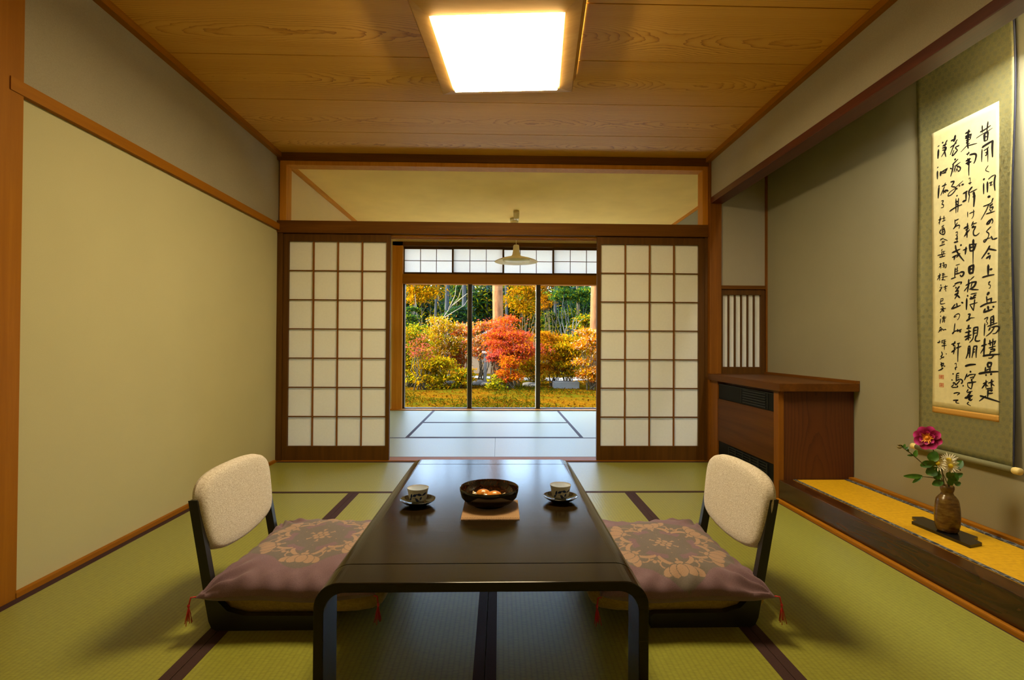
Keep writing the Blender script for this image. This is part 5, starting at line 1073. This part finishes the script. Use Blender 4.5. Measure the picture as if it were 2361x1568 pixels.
def blades(mb_name, P, size, cols, seed, parent, flat=.6, aspect=.42, kind=None, label=None, cat=None):
    """one mesh of folded leaf blades at points P"""
    g = np.random.default_rng(seed); n = len(P)
    th = g.uniform(0, 2 * PI, n); tilt = g.normal(0, flat, n); roll = g.normal(0, flat, n)
    d = np.stack([np.cos(th) * np.cos(tilt), np.sin(th) * np.cos(tilt), np.sin(tilt) - .25], -1); d /= np.linalg.norm(d, axis=1)[:, None]
    u = np.stack([-np.sin(th), np.cos(th), roll * .8], -1); u /= np.linalg.norm(u, axis=1)[:, None]
    nn = np.cross(d, u); L = size * g.uniform(.6, 1.35, n)[:, None]; W = L * aspect
    A = P - d * L * .5; C_ = P + d * L * .5 - nn * L * .08; Bv = P + u * W * .5 + nn * L * .08 - d * L * .06; Dv = P - u * W * .5 + nn * L * .08 - d * L * .06
    V = np.stack([A, Bv, C_, Dv], 1).reshape(-1, 3)
    me = bpy.data.meshes.new(mb_name); F = np.arange(4 * n).reshape(-1, 4); F = np.concatenate([F[:, [0, 1, 2]], F[:, [0, 2, 3]]])
    lo, hi = V.min(0), V.max(0); org = np.array([(lo[0] + hi[0]) / 2, (lo[1] + hi[1]) / 2, lo[2]])
    me.from_pydata((V - org).tolist(), [], F.tolist()); me.materials.append(M['foliage'])
    cl = np.array([c[:3] for c in cols]); pick = g.integers(0, len(cols), n); c = cl[pick] * g.uniform(.36, .60, (n, 1)) * (.26 if kind == 'stuff' else 1)
    arr = np.ones((4 * n, 4), np.float32); arr[:, :3] = np.repeat(np.clip(c, 0, 1), 4, axis=0)
    ca = me.attributes.new('col', 'FLOAT_COLOR', 'POINT'); ca.data.foreach_set('color', arr.ravel())
    o = bpy.data.objects.new(mb_name, me); COL.objects.link(o); place(o, Matrix.Translation(Vector(org)), parent)
    return tag(o, label, cat, None, kind)
def cloud(g, c, r, n, k=18, layer=.35):
    """points in k flattened tufts filling an ellipsoid"""
    c = np.array(c); r = np.array(r)
    q = g.normal(size=(k, 3)); q /= np.linalg.norm(q, axis=1)[:, None]; q *= g.uniform(.35, 1, (k, 1)) ** .6
    cen = c + q * r * .95; s_ = np.mean(r) * g.uniform(.28, .5, (k, 1))
    idx = g.integers(0, k, n); off = g.normal(size=(n, 3)) * s_[idx] * np.array([.66, .66, .66 * layer])
    return cen[idx] + off, cen
def stems(name, base, tips, r, mat_, parent, g):
    b = MB(); base = np.array(base)
    for tp in tips:
        mid = (base + tp) / 2 + g.normal(size=3) * .08 * np.linalg.norm(tp - base); mid[2] = base[2] + (tp[2] - base[2]) * .55
        st = base + g.normal(size=3) * np.array([.10, .06, 0])
        b.tube([st, (st + mid) / 2 + g.normal(size=3) * .02, mid, tp], [r, r * .8, r * .6, r * .25], 5)
    return obj(name, b, mat_, parent)
def shrub(name, cat, label, x, y, hw, z0, z1, cols, n, leaf=.10, seed=0, layer=.35, mat_='bark_grey', k=20, depth=None):
    g = np.random.default_rng(seed); gz = float(ground_z(x, y)); t = thing(name, label, cat, (x, y, gz), 'autumn shrubs in the garden' if cat == 'shrub' else 'trees in the garden')
    n = int(n * (2.6 if cat == 'shrub' or name == 'maple' else 1.8))
    if cat == 'shrub': z0 -= .18; k = int(k * 1.4); n = int(n * 1.2)
    P, cen = cloud(g, (x, y, (z0 + z1) / 2), (hw, depth or hw * .7, (z1 - z0) / 2), n, k, layer)
    P = P[P[:, 2] > gz + .02]
    stems('stems', (x, y, gz - .05), cen[:min(10, k)], .018 * (1 + hw * .3), M[mat_], t, g)
    blades('foliage', P, leaf, [LC[c] for c in cols], seed + 1, t)
    return t
shrub('shrub', 'shrub', 'yellow green shrub at the far left of the window', -2.88, 16.6, 0.68, -0.28, 1.91, ['lime', 'olive', 'yellow', 'green', 'gold'], 2600, 0.1, 1, 0.35, 'bark_grey', 20, None)
shrub('shrub', 'shrub', 'low golden shrub with long leaves at the left foot of the window view', -2.07, 16.0, 0.75, -0.35, 0.64, ['gold', 'yellow', 'olive', 'yellow'], 1500, 0.12, 2, 0.35, 'bark_grey', 20, None)
shrub('shrub', 'shrub', 'golden yellow shrub between the left shrub and the left mullion', -2.02, 18.0, 0.69, 0.08, 2.04, ['gold', 'yellow', 'gold', 'olive', 'pale'], 2000, 0.1, 3, 0.35, 'bark_grey', 20, None)
shrub('shrub', 'shrub', 'orange shrub just left of the left mullion', -1.42, 18.6, 0.55, 0.21, 1.79, ['orange', 'pale', 'gold', 'red'], 1600, 0.1, 4, 0.35, 'bark_grey', 20, None)
shrub('shrub', 'shrub', 'thin twiggy shrub with pinkish red leaves in the left pane', -2.39, 15.6, 0.4, 0.56, 1.27, ['pink', 'brown'], 150, 0.085, 5, 0.5, 'bark_grey', 20, None)
shrub('shrub', 'shrub', 'low yellow shrub at the base of the left mullion', -1.13, 15.8, 0.34, -0.4, 0.28, ['gold', 'yellow', 'lime'], 520, 0.12, 6, 0.35, 'bark_grey', 20, None)
shrub('maple', 'tree', 'bright orange red maple in the centre pane, right of the thick trunk', 0.5, 16.2, 0.85, 0.21, 1.98, ['red', 'orange', 'red', 'pink', 'orange'], 3600, 0.09, 7, 0.3, 'bark_grey', 26, None)
shrub('maple', 'tree', 'pale orange maple between the left mullion and the thick trunk', -0.62, 17.4, 0.49, 0.13, 2.0, ['orange', 'pale', 'pink', 'gold'], 1700, 0.09, 8, 0.3, 'bark_grey', 20, None)
shrub('maple', 'tree', 'low orange maple bough hanging near the foot of the trunk', 0.34, 15.4, 0.41, -0.25, 0.59, ['orange', 'red', 'orange', 'gold'], 1100, 0.09, 9, 0.35, 'bark_grey', 20, None)
shrub('shrub', 'shrub', 'tiny lime shrub on the lawn at the foot of the thick trunk', -0.13, 15.2, 0.27, -0.35, 0.05, ['lime', 'yellow', 'olive'], 260, 0.1, 10, 0.35, 'bark_grey', 20, None)
shrub('maple', 'tree', 'pinkish red maple bough in front of the thick trunk', -0.08, 15.8, 0.3, 0.34, 0.82, ['pink', 'red', 'pink'], 520, 0.09, 11, 0.35, 'bark_grey', 20, None)
shrub('shrub', 'shrub', 'golden shrub around the right mullion, behind the maple', 1.2, 17.6, 0.63, -0.24, 1.26, ['gold', 'yellow', 'olive', 'orange'], 1700, 0.1, 12, 0.35, 'bark_grey', 20, None)
shrub('shrub', 'shrub', 'orange gold shrub just right of the right mullion', 1.74, 17.0, 0.56, -0.11, 1.6, ['orange', 'gold', 'gold', 'bronze'], 1900, 0.1, 13, 0.35, 'bark_grey', 20, None)
shrub('shrub', 'shrub', 'olive gold shrub in the middle of the right pane', 2.26, 16.6, 0.59, -0.09, 1.3, ['gold', 'olive', 'bronze', 'yellow'], 2100, 0.1, 14, 0.35, 'bark_grey', 20, None)
shrub('shrub', 'shrub', 'bright golden shrub by the right sliding door edge', 2.85, 15.8, 0.44, -0.12, 1.63, ['gold', 'pale', 'orange', 'gold'], 1900, 0.11, 15, 0.35, 'bark_grey', 20, None)
shrub('shrub', 'shrub', 'green gold shrub behind the bright one at the right', 3.23, 19.0, 0.57, 0.84, 2.16, ['olive', 'lime', 'gold', 'green'], 1500, 0.11, 16, 0.35, 'bark_grey', 20, None)
shrub('deciduous_tree', 'tree', 'tall golden crown at the upper left of the window', -3.22, 21, 0.98, 2.51, 4.41, ['gold', 'bronze', 'olive', 'gold'], 2200, 0.15, 20, 0.4, 'bark_grey', 22, None)
shrub('deciduous_tree', 'tree', 'olive golden crown right of the thick trunk', 1.15, 25, 0.89, 2.2, 5.07, ['bronze', 'olive', 'gold'], 2600, 0.15, 21, 0.4, 'bark_grey', 26, None)
shrub('deciduous_tree', 'tree', 'golden brown crown right of the right mullion', 2.25, 24, 0.51, 2.41, 4.5, ['bronze', 'gold', 'brown'], 1400, 0.15, 22, 0.4, 'bark_grey', 20, None)
shrub('pine', 'tree', 'green pine boughs at the upper right of the window', 3.11, 22, 0.94, 2.4, 4.35, ['pine', 'lime', 'pine', 'green'], 2400, 0.15, 23, 0.22, 'bark_dark', 16, None)
shrub('evergreen', 'tree', 'dark evergreen low behind the pine on the right', 3.31, 27, 1.03, 1.04, 2.99, ['dkgreen', 'green', 'olive'], 1800, 0.18, 24, 0.35, 'bark_grey', 20, None)
shrub('evergreen', 'tree', 'dark green evergreen behind the left shrubs', -2.16, 27, 0.8, 1.5, 2.99, ['dkgreen', 'green', 'blue'], 1700, 0.18, 25, 0.35, 'bark_grey', 20, None)
shrub('evergreen', 'tree', 'bright green bush at the far left edge behind the yellow shrub', -3.54, 20, 0.34, 1.35, 2.54, ['green', 'lime', 'dkgreen'], 700, 0.13, 26, 0.35, 'bark_grey', 20, None)
shrub('conifer', 'tree', 'tall dark woodland conifer at the far left edge', -7.66, 38, 1.46, 2.07, 9.83, ['dkgreen', 'blue', 'green'], 1500, 0.42, 40, 0.5, 'bark_dark', 40, None)
shrub('conifer', 'tree', 'tall dark woodland conifer behind the golden crown', -5.97, 42, 1.97, 2.19, 9.34, ['blue', 'dkgreen', 'dkgreen'], 1500, 0.42, 41, 0.5, 'bark_dark', 40, None)
shrub('conifer', 'tree', 'tall dark woodland conifer left of the left mullion', -3.21, 37, 1.42, 2.67, 8.02, ['dkgreen', 'olive', 'blue'], 1500, 0.42, 42, 0.5, 'bark_dark', 40, None)
shrub('conifer', 'tree', 'tall dark woodland conifer just right of the left mullion', -1.57, 44, 1.87, 2.25, 10.49, ['blue', 'dkgreen', 'green'], 1500, 0.42, 43, 0.5, 'bark_dark', 40, None)
shrub('conifer', 'tree', 'tall dark woodland conifer behind the thick trunk', 0.78, 40, 1.53, 2.13, 7.58, ['green', 'dkgreen', 'olive'], 1500, 0.42, 44, 0.5, 'bark_dark', 40, None)
shrub('conifer', 'tree', 'tall dark woodland conifer behind the olive crown', 3.37, 45, 2.11, 2.09, 9.94, ['dkgreen', 'blue', 'olive'], 1500, 0.42, 45, 0.5, 'bark_dark', 40, None)
shrub('conifer', 'tree', 'tall dark woodland conifer behind the pine boughs', 5.38, 40, 1.7, 2.13, 8.6, ['dkgreen', 'green', 'blue'], 1500, 0.42, 46, 0.5, 'bark_dark', 40, None)
shrub('conifer', 'tree', 'tall dark woodland conifer at the right edge of the window', 7.54, 38, 1.78, 1.42, 9.83, ['green', 'dkgreen', 'blue'], 1500, 0.42, 47, 0.5, 'bark_dark', 40, None)
shrub('evergreen', 'tree', 'dark shady evergreen in the woodland behind the yellow green shrub', -4.93, 31, 1.45, 0.8, 4.49, ['dkgreen', 'blue', 'olive'], 1900, 0.3, 80, 0.6, 'bark_dark', 34, None)
shrub('evergreen', 'tree', 'dark shady evergreen in the woodland behind the left mullion', -2.51, 32, 1.5, 0.79, 4.88, ['dkgreen', 'olive', 'green'], 1900, 0.3, 81, 0.6, 'bark_dark', 34, None)
shrub('evergreen', 'tree', 'dark shady evergreen in the woodland behind the stone post', -0.62, 33, 1.26, 0.79, 5.28, ['blue', 'dkgreen', 'olive'], 1900, 0.3, 82, 0.6, 'bark_dark', 34, None)
shrub('evergreen', 'tree', 'dark shady evergreen in the woodland behind the red maple', 1.72, 32, 1.5, 0.79, 4.74, ['dkgreen', 'olive', 'bronze'], 1900, 0.3, 83, 0.6, 'bark_dark', 34, None)
shrub('evergreen', 'tree', 'dark shady evergreen in the woodland behind the bare twigs', 4.16, 33, 1.54, 0.79, 4.72, ['green', 'dkgreen', 'blue'], 1900, 0.3, 84, 0.6, 'bark_dark', 34, None)
shrub('evergreen', 'tree', 'dark shady evergreen in the woodland at the right edge of the window', 6.28, 31, 1.58, 0.67, 5.02, ['dkgreen', 'green', 'blue'], 1900, 0.3, 85, 0.6, 'bark_dark', 34, None)
def trunk(name, label, x, y, r0, r1, h, mat_, lean=(0, 0), branches=(), group='tree trunks in the garden'):
    gz = float(ground_z(x, y)); t = thing(name, label, 'tree', (x, y, gz), group)
    pts = [(x + lean[0] * f + .04 * math.sin(f * 7 + x), y + lean[1] * f, gz - .1 + h * f) for f in np.linspace(0, 1, 9)]
    rr = [r0 * (1.25 if i == 0 else 1) + (r1 - r0) * i / 8 for i in range(9)]
    obj('trunk', MB().tube(pts, rr, 14), M[mat_], t)
    for br in branches: obj('branch', MB().tube(br, [.024 - .019 * i / (len(br) - 1) for i in range(len(br))], 6), M[mat_], t)
    return t
trunk('pine_tree', 'thick warm brown pine trunk in the centre pane', -.10, 17.6, .19, .17, 9, 'bark_warm')
trunk('pine_tree', 'pale sunlit pine trunk beside the right sliding door edge', 3.25, 17.2, .15, .14, 9, 'bark_warm')
WOODLAND = [(-6.19, 33.66, 0.135, -0.07), (-4.53, 27.43, 0.074, 0.03), (-3.64, 28.9, 0.074, 0.22), (-4.1, 35.99, 0.122, -0.37), (-3.01, 29.22, 0.148, 0.06), (-3.08, 34.13, 0.101, -0.35), (-2.57, 32.12, 0.075, -0.21), (-1.86, 27.26, 0.14, -0.18), (-1.53, 32.15, 0.14, -0.49), (-1.3, 34.75, 0.14, -0.05), (-0.86, 32.49, 0.07, -0.01), (0.4, 29.24, 0.086, -0.12), (2.09, 33.67, 0.095, 0.07), (2.87, 32.38, 0.106, 0.21), (3.06, 26.83, 0.096, -0.33), (4.81, 30.08, 0.111, -0.6)]
WHERE = ['at the far left of the window', 'second from the left edge of the window', 'under the golden crown', 'between the pale branches', 'behind the pale branches', 'behind the fork of the pale branches', 'between the orange shrub and the transom', 'nearest the left mullion on its left', 'nearest the left mullion on its right', 'between the left mullion and the thick trunk', 'just left of the thick trunk', 'just right of the thick trunk', 'just left of the right mullion', 'just right of the right mullion', 'left of the pine boughs', 'seen through the pine boughs']
for i, (x, y, r, lean) in enumerate(WOODLAND):
    trunk('woodland_trunk', 'slim dark woodland trunk ' + WHERE[i], x, y, r, .06, 11, 'bark_dark' if i % 3 else 'bark_grey', (lean, 0))
# leaning bare tree with pale forked branches
trunk('bare_tree', 'leaning bare tree with pale forked branches in the left pane', -2.86, 20.0, .05, .03, 1.7, 'bark_pale', (.25, 0),
      [[(-2.62, 20, 1.1), (-2.35, 20, 1.75), (-1.95, 20, 2.35), (-1.62, 20, 2.75), (-1.45, 20, 3.3)], [(-2.2, 20, 1.95), (-1.8, 20, 2.2), (-1.4, 20, 2.45), (-1.2, 20, 2.75)], [(-2.0, 20, 2.3), (-1.75, 20, 2.85), (-1.7, 20, 3.4)], [(-1.85, 20, 2.45), (-1.3, 20, 2.9), (-.95, 20, 3.0)], [(-2.9, 20.1, 1.2), (-3.25, 20.2, 2.0), (-3.35, 20.2, 2.9)], [(-3.25, 20.2, 2.0), (-3.6, 20.2, 2.3)]])
trunk('bare_tree', 'small bare shrubby tree with pale twigs in the right pane', 2.35, 17.9, .03, .02, 1.4, 'bark_pale', (.10, 0),
      [[(2.45, 17.9, .8), (2.6, 17.9, 1.35), (2.8, 17.9, 1.75), (2.95, 17.9, 1.85)], [(2.45, 17.9, .8), (2.3, 17.9, 1.3), (2.2, 17.9, 1.7)], [(2.58, 17.9, 1.3), (2.58, 17.9, 1.7), (2.66, 17.9, 1.9)], [(2.3, 17.9, 1.3), (2.38, 17.9, 1.7)], [(2.42, 17.9, .5), (2.1, 17.9, .9), (1.95, 17.9, 1.25)], [(2.7, 17.9, 1.55), (2.7, 17.9, 1.85)]])
# garden shed with white roof
t = thing('garden_shed', 'small garden shed with a white sloping roof behind the pale orange maple', 'shed', (-.95, 22, 0))
obj('shed_walls', box(-1.5, -.35, 21.6, 23.2, -.3, 1.0), M['shed_wall'], t)
rb = MB(); rb.add([(-1.75, 21.3, .78), (-.15, 21.3, 1.62), (-.15, 23.5, 1.62), (-1.75, 23.5, .78), (-1.75, 21.3, .86), (-.15, 21.3, 1.70), (-.15, 23.5, 1.70), (-1.75, 23.5, .86)], [(3, 2, 1, 0), (4, 5, 6, 7), (0, 1, 5, 4), (1, 2, 6, 5), (2, 3, 7, 6), (3, 0, 4, 7)])
obj('roof', rb, M['white_roof'], t)
t = thing('stone_post', 'pale stone post standing left of the thick trunk', 'stone post', (-.46, 17.0, GZ))
obj('post_shaft', MB().box(-.52, -.42, 16.95, 17.05, GZ - .1, .62, bev=.015), M['path'], t)
obj('post_cap', MB().box(-.58, -.36, 16.89, 17.11, .62, .70, bev=.015), M['white_roof'], t)
# rocks at the lawn's far edge, curb stones and path
for i, (x, y, r, lb) in enumerate(((-1.55, 16.9, .24, 'grey mossy rock left of the left mullion'), (-1.25, 16.8, .18, 'small grey rock nearest the left mullion'), (-.68, 16.8, .22, 'grey rock between the left mullion and the thick trunk'), (-.42, 16.6, .16, 'small dark rock at the foot of the stone post'), (.98, 16.7, .2, 'grey mossy rock left of the right mullion'), (1.12, 16.5, .13, 'small rock nearest the right mullion'))):
    g2 = np.random.default_rng(60 + i); b = MB().ball((x, y, GZ + r * .25), r, 14, 10, (1.25, .9, .62))
    b.v = [tuple(np.array(p) + np.array((math.sin(p[0] * 31 + i), math.sin(p[1] * 27), math.sin(p[2] * 33 + 2 * i))) * r * .10) for p in b.v]
    obj('rock', b, M['stone'], None, lb, 'rock', 'rocks along the lawn edge')
pb = MB(); pv = []; pf = []
for i in range(25):
    x = -8 + 20 * i / 24; y = 19.4 - .11 * (x - 1) + .02 * x * x
    for dy in (-.55, .55): pv.append((x, y + dy, float(ground_z(x, y + dy)) + .02))
for i in range(24): pf.append((2 * i, 2 * i + 2, 2 * i + 3, 2 * i + 1))
pb.add(pv, pf, True); structure('path', pb, M['path'])
t = thing('stone_slab', 'long pale stone slab lying on the lawn edge in the right pane', 'stone slab', (2.15, 16.4, GZ))
t2 = obj('slab_block', MB().box(1.72, 2.55, 16.2, 16.6, GZ - .05, GZ + .20, bev=.03), M['path'], t)
# fallen leaves and grass: nobody could count them
g = np.random.default_rng(77); n = 6500
P = np.stack([g.uniform(-7, 8, n), 8.5 + 10 * g.uniform(0, 1, n) ** .8, np.zeros(n)], -1); P[:, 2] = ground_z(P[:, 0], P[:, 1]) + .012 + .02 * g.random(n)
blades('fallen_leaves', P, .075, [LC[c] for c in ('gold', 'brown', 'orange', 'bronze', 'bronze', 'brown')], 78, None, .25, .5, 'stuff', 'yellow and brown fallen leaves strewn over the lawn', 'fallen leaves')
n = 22000; P = np.stack([g.uniform(-7, 8, n), 8.5 + 9.5 * g.uniform(0, 1, n), np.zeros(n)], -1)
keep = np.sin(P[:, 0] * 1.7 + 1) + np.sin(P[:, 1] * 1.3 + P[:, 0]) + g.normal(size=n) * .45 > .1; P = P[keep]
P[:, 2] = ground_z(P[:, 0], P[:, 1]) + .04
blades('lawn_grass', P, .12, [LC[c] for c in ('olive', 'lime', 'olive', 'bronze', 'green')], 79, None, 1.0, .10, 'stuff', 'short yellowing grass of the lawn', 'grass')
